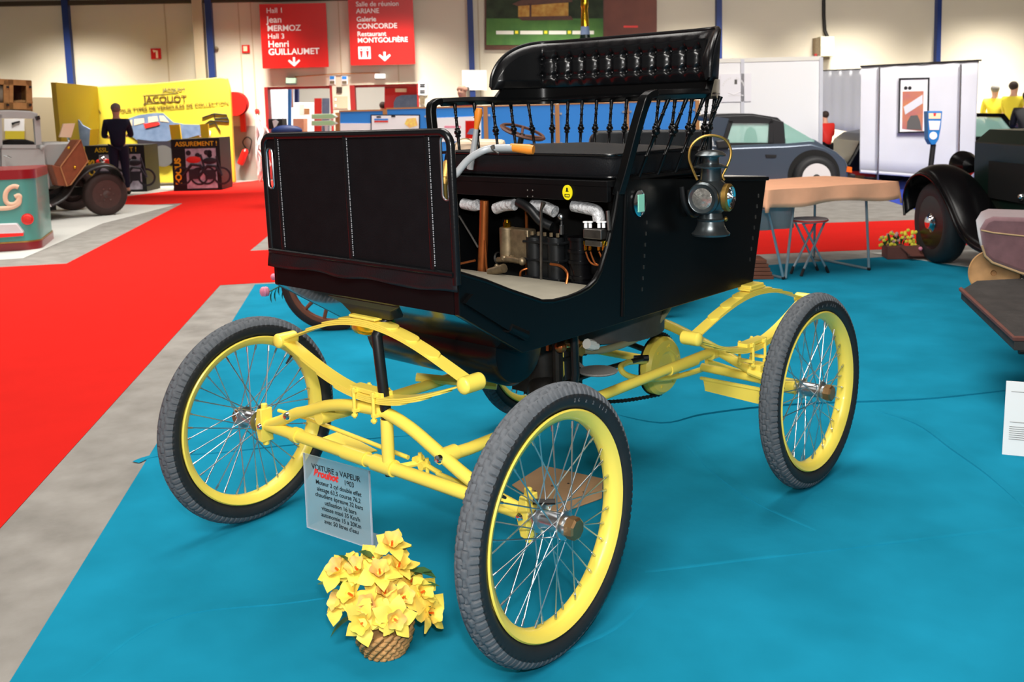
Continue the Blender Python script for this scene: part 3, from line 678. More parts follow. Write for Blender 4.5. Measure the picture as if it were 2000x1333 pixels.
# differential drum with sprocket and chain
DC = Vector((.055, WB-.03, .352))
part(MB().lathe([(0, .012), (.05, .012), (.06, .02), (.105, .016), (.118, .0), (.118, -.03), (.02, -.05)], DC, (1, 0, 0), 48), 'drive_drum', 'yellow', smooth=30)
part(MB().tube([DC+Vector((.018, .08*cos(a), .08*sin(a))) for a in (0.4, 1.5)], .005, 6), 'brake_lever', 'yellow')
for a in (.3, 1.3, 2.3, 3.3, 4.3, 5.3):
    part(MB().cyl(DC+Vector((.010, .085*cos(a), .085*sin(a))), DC+Vector((.022, .085*cos(a), .085*sin(a))), .006, 6), 'drum_bolt', 'yellow')
SC = Vector((.03, .66, .46))     # engine sprocket
ch = []
r1, r2 = .126, .045
for i in range(25): a = -pi/2+pi*i/24; ch.append(Vector((.03, DC.y+r1*cos(a), DC.z+r1*sin(a))))
for i in range(30): t_ = (i+1)/31; ch.append(Vector((.03, DC.y+(SC.y-DC.y)*t_, DC.z+r1+(SC.z+r2-DC.z-r1)*t_)))
for i in range(9): a = pi/2+pi*i/8; ch.append(Vector((.03, SC.y+r2*cos(a), SC.z+r2*sin(a))))
for i in range(30): t_ = (i+1)/31; ch.append(Vector((.03, SC.y+(DC.y-SC.y)*t_, SC.z-r2+(DC.z-r1-SC.z+r2)*t_-.03*sin(pi*t_))))
g = MB().tube(ch, .006, 6, closed=True)
for i in range(0, len(ch), 1):
    g.box(ch[i], (.012, .010, .012))
part(g, 'drive_chain', 'iron')
part(MB().lathe([(0, 0), (.116, 0), (.124, .004), (.124, -.004), (0, -.006)], DC+Vector((-.028, 0, 0)), (1, 0, 0), 40), 'sprocket', 'iron')
part(MB().tube([(.0, .98, .50), (-.03, 1.2, .50), (.0, WB-.03, .40)], .012, 10).tube([(.09, .72, .437), (.09, 1.02, .437), (.10, 1.22, .432)], .0095, 10).cyl((.075, 1.20, .432), (.115, 1.24, .432), .012, 8).cyl((.09, .94, .437), (.09, .98, .437), .014, 10), 'radius_rod', 'black_metal', **S)
part(MB().tube(smoothpath([XP(1400, 712, .20), XP(1330, 734, .18), XP(1270, 741, .17), XP(1226, 734, .16), XP(1212, 718, .14), XP(1228, 708, .10), XP(1260, 706, .05)], 5), .011, 10), 'brake_hoop', 'yellow', **S)
part(MB().tube([XP(1380, 706, .22), XP(1490, 742, .30)], .011, 10), 'brace_tube', 'yellow', **S)
part(MB().tube([(.02, .90, .52), (.02, .90, .30)], [.035, .03], 12).tube([(.02, .90, .32), (.04, .90, .27)], .012, 6), 'pump', 'iron', smooth=30)

# ---- engine bottom, boiler casing, hoses, step
part(MB().lathe([(.0, .0), (.23, .0), (.255, .01), (.255, .17), (0, .17)], (.03, 1.02, .57), (0, 0, 1), 40), 'boiler_casing', 'casing', **S)
e = MB().tube([(.12, .62, .68), (.12, .62, .40)], [.05, .06], 14).tube([(.20, .60, .66), (.20, .60, .45)], .018, 10).ball((.14, .60, .46), .06, 14).ball((.20, .62, .42), .045, 12).box((.08, .62, .55), (.12, .1, .2))
e.tube([(.05, .62, .47), (.25, .64, .45)], .03, 12)
part(e, 'engine_crankcase', 'iron', smooth=30)
part(MB().cyl((.235, .62, .45), (.255, .62, .45), .042, 16).cyl((.14, .60, .66), (.23, .60, .655), .02, 10).tube([(.16, .6, .60), (.16, .6, .66), (.2, .55, .67)], .012, 8), 'engine_fitting', 'copper', smooth=30)
part(MB().cyl((.225, .66, .60), (.255, .66, .60), .02, 6).cyl((.22, .66, .62), (.22, .74, .60), .012, 8), 'brass_union', 'brass', smooth=30)
part(MB().cyl(XP(1146, 672, .27), XP(1158, 675, .27), .018, 8).cyl(XP(1158, 675, .27), XP(1166, 677, .27), .012, 8), 'white_valve', 'offwhite', smooth=30)
part(MB().ball(XP(1095, 678, .24), .02, 10).ball(XP(1112, 668, .24), .016, 10).cyl(XP(1100, 665, .25), XP(1128, 668, .25), .010, 8), 'copper_fitting', 'copper', smooth=30)
part(MB().tube(smoothpath([(.24, .655, .60), (.24, .78, .575), (.25, .92, .575), (.26, 1.04, .60), (.27, 1.14, .66), (.28, 1.18, .74)], 6), .0125, 12), 'rubber_hose', 'hose_tan', **S)
part(MB().tube([(.27, .60, .72), (.275, .60, .54), (.26, .60, .47)], .014, 10), 'support_rod', 'black_metal', **S)
sp = XP(1168, 727, .30)
part(MB().lathe([(0, 0), (.062, 0), (.066, .004), (.062, .007), (0, .007)], sp, (0, 0, 1), 32).tube([sp+Vector((-.05, 0, 0)), sp+Vector((-.12, .02, .02))], .006, 6), 'step_plate', 'step_grey', smooth=30)
part(MB().bb(-.12, .2, .93, .96, .555, .565).bb(-.10, .18, 1.08, 1.12, .55, .56), 'cross_member', 'yellow')
part(MB().tube([(-.33, .45, .46), (-.1, .62, .43)], .016, 8), 'cross_member', 'yellow')

# ---- water tank with a brass end
part(MB().lathe([(.0, .315), (.06, .312), (.10, .30), (.113, .28), (.113, -.27), (.10, -.29)], (0, .305, .683), (1, 0, 0), 48), 'water_tank', 'gloss_black', **S)
bt = MB().lathe([(0, -.03), (.05, -.028), (.08, -.016), (.09, .0), (.09, .10)], (-.22, .20, .71), (0, 0, 1), 32).ball((-.22, .20, .675), .012, 10)
part(bt, 'brass_drain_bowl', 'gold', **S)

# ---- body shell
HW = .42
prof = [(-.05, .862), (.193, .713), (1.495, .715), (1.60, 1.105), (.70, 1.168), (.66, 1.15), (.656, 1.131), (.635, 1.06), (.599, .969), (.558, .895), (.53, .868), (.494, .852), (.45, .843), (.396, .838), (.33, .838), (.281, .845), (.153, .895), (.054, .938), (-.05, .976)]
for s in (-1, 1):
    part(MB().yz(prof, s*HW, s*(HW-.02)), 'side_panel', 'black_paint', bevel=.003)
part(MB().yz([(-.05, .862), (-.03, .862), (-.03, 1.0), (-.05, 1.0)], -HW+.02, HW-.02), 'front_board', 'board_black')
part(MB().yz([(-.05, .862), (.193, .713), (.20, .725), (-.04, .875)], -HW+.02, HW-.02), 'toe_board', 'black_gloss_paint')
part(MB().yz([(.50, .716), (1.495, .716), (1.495, .735), (.50, .735)], -HW+.02, HW-.02), 'bottom_board', 'black_wood')
part(MB().yz([(1.478, .735), (1.498, .735), (1.60, 1.09), (1.58, 1.09)], -HW+.02, HW-.02), 'tail_panel', 'black_paint')
part(MB().yz([(1.22, 1.122), (1.61, 1.098), (1.61, 1.112), (1.22, 1.136)], -HW-.006, HW+.006), 'rear_deck', 'black_wood', bevel=.003)
part(MB().yz([(1.24, 1.137), (1.605, 1.1135), (1.605, 1.1145), (1.24, 1.138)], -HW+.01, HW-.004), 'deck_sheen', 'deck_sheen_grey', label='pale grey painted sheen on the tail deck')  # thin pale layer added; the deck's grazing reflection is painted in grey
part(MB().bb(-HW+.02, HW-.02, .03, .615, .824, .832), 'floor_mat', 'mat_floor')
part(MB().yz([(-.04, .895), (-.01, .915), (.20, .79), (.205, .755), (.19, .75)], HW, HW+.014).tube([(HW+.003, .13, .80), (HW+.003, .20, .765)], .016, 14), 'side_ledge', 'black_paint', **S)
part(MB().tube([(HW+.001, .66, .735), (HW+.001, .672, .95), (HW+.001, .69, 1.14)], .006, 8), 'seam_moulding', 'black_paint', **S)
# inner edge lip of the door opening
lip = [( -.05, .976), (.054, .938), (.153, .895), (.281, .845), (.33, .838), (.396, .838), (.45, .843), (.494, .852), (.53, .868), (.558, .895), (.599, .969), (.635, 1.06), (.656, 1.131)]
part(MB().tube([(HW-.004, y, z) for y, z in lip], .007, 8), 'door_lip', 'black_paint', **S)
# louvre-like rivet heads
g = MB()
for i in range(7):
    f = i/6; g.box((HW+.0015, 1.535-.065*f, 1.045-.235*f), (.003, .004, .014))
    g.box((HW+.0015, .80-.03*f, 1.02-.215*f), (.003, .003, .012))
part(g, 'rivet_row', 'dull_steel')
part(MB().tube(smoothpath([(HW+.004, 1.0, 1.12), (HW+.012, 1.005, 1.06), (HW+.02, 1.035, 1.02), (HW+.02, 1.075, 1.02), (HW+.02, 1.11, 1.05)], 5), .010, 10, flat=(1, .6)), 'lamp_hook', 'black_metal', **S)
# show badge
bc = XP(1249, 397, HW+.006)
bd = part(MB().lathe([(.034, -.004), (.036, .003), (.028, .006)], bc, (1, 0, 0), 36).lathe([(0, .002), (.03, .002)], bc, (1, 0, 0), 36), 'show_badge', 'chrome', **S)
for p in bd.data.vertices: p.co.z = bc.z+(p.co.z-bc.z)*1.2; p.co.y = bc.y+(p.co.y-bc.y)*.92
MB().box(bc+Vector((.007, 0, 0)), (.002, .034, .056)).build('badge_label', 'green_paper', bd, bevel=.004)
# inside walls
part(MB().bb(-HW+.02, HW-.02, 1.0, 1.02, .735, 1.12), 'engine_bulkhead', 'black_interior')
part(MB().bb(-.40, .40, .62, .66, 1.145, 1.165).bb(-.40, .40, .62, .64, 1.10, 1.15), 'seat_rail', 'black_wood', bevel=.002)
part(MB().bb(-HW+.02, HW-.02, .66, 1.25, 1.148, 1.166), 'seat_deck', 'black_wood')
dc = YP(1109, 376, .617)
dl = part(MB().lathe([(0, .0), (.020, .0), (.020, -.003)], dc, (0, 1, 0), 32), 'round_decal', 'decal_yellow')
for p in dl.data.vertices: p.co.z = dc.z+(p.co.z-dc.z)*1.2
g = MB().box(dc+Vector((0, -.004, -.006)), (.020, .001, .002)).box(dc+Vector((0, -.004, -.014)), (.018, .001, .002)).box(dc+Vector((-.009, -.004, -.010)), (.002, .001, .008)).box(dc+Vector((.009, -.004, -.010)), (.002, .001, .008)).box(dc+Vector((0, -.004, .009)), (.006, .001, .012)).box(dc+Vector((0, -.004, .004)), (.012, .001, .002))
g.build('decal_drawing', 'ink', dl)
g = MB()
for px, py in ((1030, 372), (1040, 372), (1030, 384), (1040, 384)): g.lathe([(0, -.002), (.003, 0)], YP(px, py, .619), (0, 1, 0), 10)
part(g, 'screw_head', 'dull_steel')

# ---- dash of leather on a frame
DY = -.055
def dy(z): return -.053-.007*(z-.96)/.38
fr_pts = [(-.417, .945), (-.418, 1.0)]+[(-.420+.034*(1-cos(a)), 1.296+.034*sin(a)) for a in [pi/2*q/8 for q in range(9)]]+[(.418-.034+.034*sin(a), 1.306+.034*cos(a)) for a in [pi/2*q/8 for q in range(9)]]+[(.418, 1.0), (.417, .945)]
part(MB().tube([(x, dy(z), z) for x, z in fr_pts], .0115, 14), 'dash_frame', 'leather_shiny', **S)
def strip_with_slot(x0, x1, z0, z1, cx, cz, w_, h_):
    n = 32; slot = []
    for i in range(n):
        a = 2*pi*i/n+.0001; c, s_ = cos(a), sin(a)
        slot.append((cx+w_/2*c, cz+(h_/2-w_/2)*(1 if s_ > 0 else -1)+w_/2*s_))
    out = []
    for i in range(n):
        a = 2*pi*i/n+.0001; c, s_ = cos(a), sin(a)
        hx = (x1-cx) if c > 0 else (cx-x0); hz = (z1-cz) if s_ > 0 else (cz-z0)
        k = min(hx/max(abs(c), 1e-6), hz/max(abs(s_), 1e-6)); out.append((cx+c*k, cz+s_*k))
    # corners
    for tx, tz in ((x1, z1), (x0, z1), (x0, z0), (x1, z0)):
        j = min(range(n), key=lambda i: (out[i][0]-tx)**2+(out[i][1]-tz)**2); out[j] = (tx, tz)
    mb = MB(); vs = [(x, dy(z), z) for x, z in slot]+[(x, dy(z), z) for x, z in out]
    mb.add(vs, [[i, (i+1) % n, n+(i+1) % n, n+i] for i in range(n)]); return mb, slot
cxl = YP(522, 330, -.072); cxr = YP(864, 330, -.072)
for (x0, x1, c, hh) in ((-.412, -.345, cxl, .125), (.335, .412, cxr, .165)):
    mb, slot = strip_with_slot(x0, x1, .97, 1.33, c.x, c.z, .030, hh)
    o = part(mb, 'dash_leather', 'dash_hide', solid=.006)
    MB().tube([(x, dy(z)-.003, z) for x, z in slot], .003, 6, closed=True).build('slot_binding', 'steel', o, smooth=True)
part(MB().yz([(dy(.97)-.003, .97), (dy(1.333)-.003, 1.333), (dy(1.333)+.003, 1.333), (dy(.97)+.003, .97)], -.345, .335), 'dash_leather', 'dash_hide')
for x in (-.345, -.008, .335):
    part(MB().tube([(x, dy(.98)-.004, .98), (x-.001, dy(1.33)-.004, 1.33)], .009, 10, flat=(1, .8)), 'leather_piping', 'leather_shiny', **S)
    g = MB()
    for i in range(60): z = .99+i*.0057+.0008*sin(i*2.3); g.box((x+.009, dy(z)-.0065, z), (.0024, .0014, .0034))  # pale stitching; the highlight beside the piping is painted into its colour
    part(g, 'stitching_highlight', 'stitch_highlight')
part(MB().tube([(-.416, dy(.972)-.004, .972), (.416, dy(.972)-.004, .972)], .012, 10, flat=(.8, 1)), 'leather_piping', 'leather_shiny', **S)
rows = []
for j in range(6):
    z = .972-.009*j
    rows.append([(-.425+.85*i/40, -.060-.004*sin(i*.7+j*.4)*(j/5)-.003*j/5, z-(.004+.004*sin(i*.45))*(j/5)) for i in range(41)])
part(MB().grid(rows), 'leather_flap', 'leather', smooth=60, solid=.003)

# ---- seat: posts, rails, spindles, cushion, tufted back
RZ = 1.425
for s in (-1, 1):
    pp = [(s*.405, .668, 1.165), (s*.425, .675, 1.20), (s*.478, .70, 1.39), (s*.48, .715, 1.418)]
    g = MB()
    # tapered flat post
    n = 8; P = smoothpath([(s*.408, .664, 1.12), (s*.43, .675, 1.20), (s*.462, .692, 1.33), (s*.480, .705, 1.40), (s*.483, .725, 1.425), (s*.485, .76, 1.432)], 4)
    vs = []; fs = []
    for i, p in enumerate(P):
        wdt = .030 if i < len(P)-6 else .024
        nx = .016
        if i < len(P)-1: d = (P[i+1]-p)
        yd = Vector((0, d.z, -d.y)).normalized()
        vs += [p+Vector((-nx, 0, 0))-yd*wdt/2, p+Vector((nx, 0, 0))-yd*wdt/2, p+Vector((nx, 0, 0))+yd*wdt/2, p+Vector((-nx, 0, 0))+yd*wdt/2]
    for i in range(len(P)-1):
        for k in range(4): fs.append([i*4+k, i*4+(k+1) % 4, i*4+4+(k+1) % 4, i*4+4+k])
    fs += [[3, 2, 1, 0], [len(vs)-4, len(vs)-3, len(vs)-2, len(vs)-1]]
    part(g.add(vs, fs), 'seat_post', 'black_paint', bevel=.004, smooth=30)
RY = 1.285
railpts = smoothpath([(-.485, .76, 1.427), (-.492, .92, 1.43), (-.488, 1.06, 1.43), (-.462, 1.14, 1.43), (-.43, 1.21, 1.43), (-.38, 1.265, 1.43), (-.28, RY-.005, 1.43), (0, RY, 1.43), (.28, RY-.005, 1.43), (.38, 1.265, 1.43), (.43, 1.21, 1.43), (.462, 1.14, 1.43), (.488, 1.06, 1.43), (.492, .92, 1.43), (.485, .76, 1.427)], 5)
part(MB().tube(railpts, .017, 4, flat=(1.0, 1.0)), 'seat_rail', 'black_paint', bevel=.003)
# base rail on the deck
basepts = smoothpath([(-.405, .68, 1.162), (-.405, .95, 1.162), (-.405, 1.15, 1.162), (-.37, 1.22, 1.162), (-.3, 1.24, 1.162), (.3, 1.24, 1.162), (.37, 1.22, 1.162), (.405, 1.15, 1.162), (.405, .95, 1.162), (.405, .68, 1.162)], 4)
part(MB().tube(basepts, .012, 4), 'seat_base_rail', 'black_paint', bevel=.002)
def spindle(p, q):
    p, q = Vector(p), Vector(q); L = (q-p).length
    pr = [(.0055, 0), (.0055, .26*L), (.008, .27*L), (.0055, .28*L), (.006, .50*L), (.012, .52*L), (.008, .54*L), (.0135, .565*L), (.0135, .59*L), (.008, .61*L), (.011, .625*L), (.0065, .64*L), (.0055, .78*L), (.0085, .79*L), (.0055, .80*L), (.0055, .86*L), (.0075, .875*L), (.006, .89*L), (.0085, L)]
    # knot sits at mid height from the deck
    return MB().lathe(pr, p, q-p, 12)
for i in range(11):
    x = -.365+.73*i/10; part(spindle((x*.95, 1.24, 1.165), (x, RY-.005 if abs(x) < .3 else RY-.02, 1.42)), 'spindle', 'black_paint', smooth=50)
for s in (-1, 1):
    for i in range(4):
        y = .80+.105*i; part(spindle((s*.405, y-.02, 1.165), (s*.487, y+.035, 1.42)), 'spindle', 'black_paint', smooth=50)
    part(spindle((s*.385, 1.19, 1.165), (s*.436, 1.20, 1.42)), 'spindle', 'black_paint', smooth=50)
# cushion
cu = MB(); x0, x1, y0, y1, z0, z1 = -.395, .395, .655, 1.20, 1.168, 1.248
rows = []
def cush(name, x0, x1, y0, y1, z0, z1, puff, mt_, parent, r=.035):
    nx, ny, nz = 24, 16, 5; mb = MB(); vs = []
    b = bmesh.new(); bmesh.ops.create_cube(b, size=1); bmesh.ops.subdivide_edges(b, edges=b.edges[:], cuts=7, use_grid_fill=True)
    for v in b.verts:
        x, y, z = v.co*2; rx, ry, rz = (x1-x0)/2, (y1-y0)/2, (z1-z0)/2
        # round the corners
        px, py, pz = x*rx, y*ry, z*rz; qx = max(abs(px)-(rx-r), 0); qy = max(abs(py)-(ry-r), 0); q = sqrt(qx*qx+qy*qy)
        if q > r: px = (abs(px)-qx+qx*r/q)*(1 if px > 0 else -1); py = (abs(py)-qy+qy*r/q)*(1 if py > 0 else -1)
        bulge = puff*(1-x*x)*(1-y*y) if z > 0 else 0
        side = 1+.02*(1-z*z)
        v.co = ((x0+x1)/2+px*side, (y0+y1)/2+py*side, (z0+z1)/2+pz+bulge*(z if z > 0 else 0)+.0025*sin(px*23+py*9)*(z > .9))
    vs = [v.co.copy() for v in b.verts]; fs = [[v.index for v in f.verts] for f in b.faces]; b.free()
    mb.add(vs, fs); return mb.build(name, mt_, parent, smooth=60, sub=1)
sc = cush('seat_cushion', x0, x1, y0, y1, z0, z1, .022, 'leather', car)
def ring(x0, x1, y0, y1, z, r, rr, n=8):
    P = []
    for cx, cy, a in ((x1-r, y1-r, 0), (x0+r, y1-r, pi/2), (x0+r, y0+r, pi), (x1-r, y0+r, 3*pi/2)):
        for i in range(n+1): P.append((cx+r*cos(a+pi/2*i/n), cy+r*sin(a+pi/2*i/n), z))
    return P
for z in (z0+.006, z1-.004): MB().tube(ring(x0-.003, x1+.003, y0-.003, y1+.003, z, .035, 0), .0045, 8, closed=True).build('cushion_piping', 'leather_shiny', sc, smooth=True)
# backrest: a curved board with a padded, buttoned face. path follows the rail
path = smoothpath([(-.49, 1.05, 0), (-.465, 1.13, 0), (-.43, 1.205, 0), (-.38, 1.262, 0), (-.28, RY-.003, 0), (-.1, RY+.002, 0), (.1, RY+.002, 0), (.28, RY-.003, 0), (.38, 1.262, 0), (.43, 1.205, 0), (.465, 1.13, 0), (.49, 1.05, 0)], 8)
cum = [0]
for i in range(1, len(path)): cum.append(cum[-1]+(path[i]-path[i-1]).length)
TL = cum[-1]
def onpath(s):
    s = min(max(s, 0), TL-1e-6)
    for i in range(1, len(path)):
        if cum[i] >= s:
            f = (s-cum[i-1])/(cum[i]-cum[i-1]); p = path[i-1].lerp(path[i], f); t = (path[i]-path[i-1]).normalized(); return p, Vector((t.y, -t.x, 0))
ztopf = lambda s: 1.448+.212*(min(1, max(0, 1-(abs(s-TL/2)/(TL/2))))*3.2)**.5 if abs(s-TL/2) > TL/2*.6875 else 1.66
ZB = 1.472
def ztop(s):
    e = min(s, TL-s); k = min(1, e/.25); return ZB+.01+.176*sqrt(max(0, 1-(1-k)**2.2))
# lower bent board
g = MB(); vs = []; fs = []; n = 90
for i in range(n+1):
    s = TL*i/n; p, nn = onpath(s)
    hh = .066*min(1, min(s, TL-s)/.06+.25)
    for o, z in ((.006, 1.412), (-.016, 1.412), (-.018, 1.412+hh), (.006, 1.412+hh)): q = p-nn*o*-1; vs.append((q.x, q.y, z))
for i in range(n):
    for k in range(4): fs.append([i*4+k, i*4+(k+1) % 4, i*4+4+(k+1) % 4, i*4+4+k])
fs += [[0, 1, 2, 3], [n*4+3, n*4+2, n*4+1, n*4]]
part(g.add(vs, fs), 'crest_board', 'black_paint', smooth=40)
# padding
nb = 12; b0, b1 = TL/2-.405, TL/2+.335; zr = (1.525, 1.590)
btn = [(b0+(b1-b0)*i/(nb-1), z) for i in range(nb) for z in zr]
N, K = 260, 44; vs = []; fs = []
bs = (b1-b0)/(nb-1)
for i in range(N+1):
    s = TL*i/N; p, nn = onpath(s); zt = ztop(s); z0_ = ZB
    for k in range(K+1):
        f = k/K; z = z0_+(zt-z0_)*f
        edge = min(f, 1-f)*(zt-z0_); pad = .030*min(1, max(edge, 0)/.035)**.5*min(1, min(s, TL-s)/.04)**.5
        # vertical flutes between the buttons and pulled dimples
        if b0-bs*.5 < s < b1+bs*.5:
            ph = (s-b0)/bs; zone = min(1, (s-(b0-bs*.5))/(bs*.5), ((b1+bs*.5)-s)/(bs*.5))
            puff = abs(sin(pi*ph))
            wgt = max(0, 1-abs(z-1.5575)/.085)
            pad -= .016*zone*(1-puff)**1.3*wgt
            for zz in zr:
                d2 = ((s-(b0+round(ph)*bs))**2+(z-zz)**2); pad -= .016*zone*math.exp(-d2/(.011**2))
            for zz in zr: pad -= .004*zone*math.exp(-((z-zz)/.006)**2)
        # lean back with height
        q = p+nn*(pad)-nn*.010*f
        vs.append((q.x, q.y, z))
for i in range(N):
    for k in range(K): fs.append([i*(K+1)+k, i*(K+1)+k+1, (i+1)*(K+1)+k+1, (i+1)*(K+1)+k])
pad_ = part(MB().add(vs, fs), 'backrest_padding', 'leather_shiny', smooth=80)
g = MB()
back = []; top = []
for i in range(N+1):
    s = TL*i/N; p, nn = onpath(s); zt = ztop(s); q = p-nn*.010; back.append([Vector((p.x, p.y, ZB))-nn*.010, Vector((q.x, q.y, zt))-nn*.010]); top.append(Vector((q.x, q.y, zt))-nn*.002)
part(MB().grid(back), 'backrest_shell', 'leather', smooth=60, solid=.006)
part(MB().tube(top, .009, 10), 'backrest_piping', 'leather_shiny', **S)
for s, z in btn:
    p, nn = onpath(s); f = (z-ZB)/(ztop(s)-ZB); q = p+nn*(.030-.021)-nn*.010*f
    MB().ball((q.x, q.y, z), .0078, 12).build('button', 'leather_shiny', pad_, smooth=True)
# ---- tiller and levers
T0 = [YP(872, 372, .30), YP(893, 338, .32), YP(915, 312, .34), YP(940, 296, .36), YP(962, 290, .38), YP(1002, 289, .40)]
part(MB().tube(smoothpath([T0[0]+Vector((-.02, -.02, -.3))]+T0, 6), .0115, 12), 'steering_tiller', 'tiller_grey', **S)
a, b = YP(998, 288, .40), YP(1042, 293, .425)
part(MB().tube([a, a.lerp(b, .3), a.lerp(b, .8), b], [.0125, .0135, .0155, .0135], 14), 'tiller_grip', 'grip', label='orange wooden tiller grip', smooth=50)
part(MB().tube([YP(958, 288, .375), YP(966, 296, .375), YP(974, 300, .375)], .003, 6).cyl(YP(962, 285, .375), YP(965, 292, .375), .008, 8), 'tiller_clip', 'dull_steel')
a, b, c = YP(918, 330, .62), YP(930, 252, .62), YP(936, 212, .62)
part(MB().tube([a, YP(925, 292, .62), b], [.012, .011, .008], 10), 'throttle_lever', 'tiller_grey', **S)
part(MB().tube([b, b.lerp(c, .25), b.lerp(c, .8), c], [.008, .010, .0145, .010], 12), 'lever_grip', 'grip', label='orange wooden lever grip', smooth=50)
sh = YP(866, 360, .2)
part(MB().tube([(sh.x, sh.y, .83), sh, YP(872, 320, .26), T0[0]+Vector((0, 0, .02))], .012, 8).ball(YP(868, 352, .22), .018, 10), 'steering_head', 'brass', smooth=40)

# ---- machinery under the seat, seen through the side opening
E0 = .66
def eng(name, mt_, pts, r, n=12, y=E0, **k):
    return part(MB().tube([YP(px, py, y+(dy[0] if dy else 0)) for px, py, *dy in pts], r, n), name, mt_, smooth=40, **k)
eng('copper_column', 'copper', [(946, 392), (944, 470), (941, 540)], [.0155, .017, .0165], 20, .64)
eng('copper_pipe', 'copper', [(947, 470), (950, 520), (953, 540)], .004, 8, .625)
eng('copper_pipe', 'copper', [(1028, 410), (1029, 460), (1029, 545)], .0055, 8, .72)
part(MB().tube(smoothpath([YP(1016, 548, .63), YP(1017, 532, .63), YP(1026, 526, .64), YP(1040, 524, .66)], 5), .004, 8), 'copper_pipe', 'copper', **S)
part(MB().tube(smoothpath([YP(1075, 516, .62), YP(1095, 520, .62), YP(1108, 534, .61), YP(1106, 555, .60)], 5), .0045, 8), 'copper_pipe', 'copper', **S)
eng('copper_pipe', 'copper', [(896, 516), (928, 509)], .004, 8, .6)
eng('gauge_rod', 'dull_steel', [(897, 422), (920, 460), (934, 484)], .004, 8, .72)
eng('control_rod', 'dull_steel', [(1062, 396), (1057, 410), (1057, 552)], [.009, .0045, .0045], 8, .61)
part(MB().tube(smoothpath([YP(1012, 394, .63), YP(1035, 408, .63), YP(1056, 432, .64), YP(1078, 443, .65)], 5), [.016]*16 if False else .016, 14), 'lagged_pipe', 'black_metal', **S)
for pts in ([(905, 398), (925, 402), (934, 400)], [(968, 408), (985, 402), (1005, 400)], [(1040, 402), (1062, 404), (1084, 414)], [(1120, 402), (1150, 408), (1166, 414), (1170, 432)]):
    part(MB().tube(smoothpath([YP(px, py, .655) for px, py in pts], 4), .020, 12), 'foil_lagging', 'foil', smooth=60)
# displacement oiler (grey bronze tank)
g = MB(); c = YP(1006, 476, .66)
g.tube([c+Vector((-.035, 0, -.055)), c+Vector((-.035, 0, .055))], .028, 20).box(c+Vector((.02, .01, 0)), (.10, .045, .105))
part(g, 'oil_tank', 'bronze', smooth=40, bevel=.004)
t0 = c+Vector((-.035, 0, .055)); part(MB().cyl(t0, t0+Vector((0, 0, .018)), .014, 8).cyl(t0+Vector((0, 0, .018)), t0+Vector((0, 0, .026)), .009, 12), 'filler_cap', 'gold')
part(MB().tube([YP(972, 508, .64), YP(1000, 507, .63), YP(1022, 512, .62)], [.010, .012, .010], 10).cyl(YP(1000, 498, .64), YP(1000, 508, .64), .010, 8).ball(YP(1020, 511, .615), .014, 10).ball(YP(985, 505, .635), .014, 8), 'brass_valve', 'bronze', smooth=40)
part(MB().tube([YP(956, 532, .60), YP(985, 524, .60)], [.014, .016], 10).ball(YP(970, 520, .6), .008, 8), 'brass_valve', 'bronze', smooth=40)
part(MB().lathe([(.020, -.005), (.024, 0), (.020, .005)], YP(974, 505, .65), (1, 0, .2), 20, closed=True), 'hand_wheel', 'iron')
# twin cylinders
g = MB(); c = YP(1078, 505, .70)
g.box(c, (.13, .08, .16)).tube([c+Vector((-.05, -.03, -.08)), c+Vector((-.05, -.03, .075))], .030, 18).tube([c+Vector((.045, -.03, -.08)), c+Vector((.045, -.03, .08))], .030, 18)
for k in range(3): g.box(c+Vector((0, 0, -.06+.06*k)), (.16, .12, .008))
part(g, 'engine_block', 'black_metal', smooth=40, bevel=.002)
g = MB()
for k in range(6): g.cyl(c+Vector((-.07+.028*k, -.05, .083)), c+Vector((-.07+.028*k, -.05, .096)), .006, 6)
part(g, 'head_bolts', 'bronze')
g = MB(); c2 = YP(1133, 510, .66)
g.tube([c2+Vector((0, 0, -.09)), c2+Vector((0, 0, .075))], .036, 24)
for dz in (-.085, -.055, -.005, .03, .07): g.tube([c2+Vector((0, 0, dz)), c2+Vector((0, 0, dz+.010))], .041, 24)
part(g, 'pump_cylinder', 'gloss_black', smooth=40)
part(MB().cyl(YP(1097, 458, .66), YP(1097, 440, .66), .008, 8).cyl(YP(1097, 440, .66), YP(1097, 432, .66), .004, 8).ball(YP(1096, 424, .66), .012, 10), 'relief_valve', 'steel', smooth=40)
# four feed lubricator
lc = YP(1162, 457, .60)
lb = part(MB().box(lc, (.072, .03, .030)).box(lc+Vector((0, 0, -.03)), (.066, .022, .018)), 'lubricator', 'dull_steel', bevel=.003)
for k, px in enumerate((1144, 1153, 1170, 1179)):
    q = YP(px, 445, .60)
    MB().cyl(q, q+Vector((0, 0, .016)), .0055, 10).cyl(q+Vector((0, 0, .016)), q+Vector((0, 0, .020)), .009, 10).build('drip_knob', 'white', lb, smooth=40)
    q = YP(px, 478, .60); MB().cyl(q, q+Vector((0, 0, -.018)), .0055, 8).cyl(q+Vector((0, 0, .0)), q+Vector((0, 0, .012)), .008, 6).build('brass_nut', 'gold', lb)
    e1, e2, e3 = YP(px, 492, .60), YP(px+6, 508, .60), YP(1160+k*6, 517, .605)
    MB().tube(smoothpath([e1, e2, e3, YP(1182+k*2, 519, .61)], 4), .0028, 6).build('feed_pipe', 'copper', lb, smooth=True)
part(MB().tube([YP(1187, 412, .6), YP(1190, 450, .6)], .006, 8), 'side_bracket', 'dull_steel')
part(MB().tube([YP(1170, 544, .59), YP(1176, 535, .59)], .006, 6), 'white_clip', 'white')
part(MB().bb(-.40, .40, .99, 1.0, .74, 1.14), 'boiler_lagging', 'black_interior')

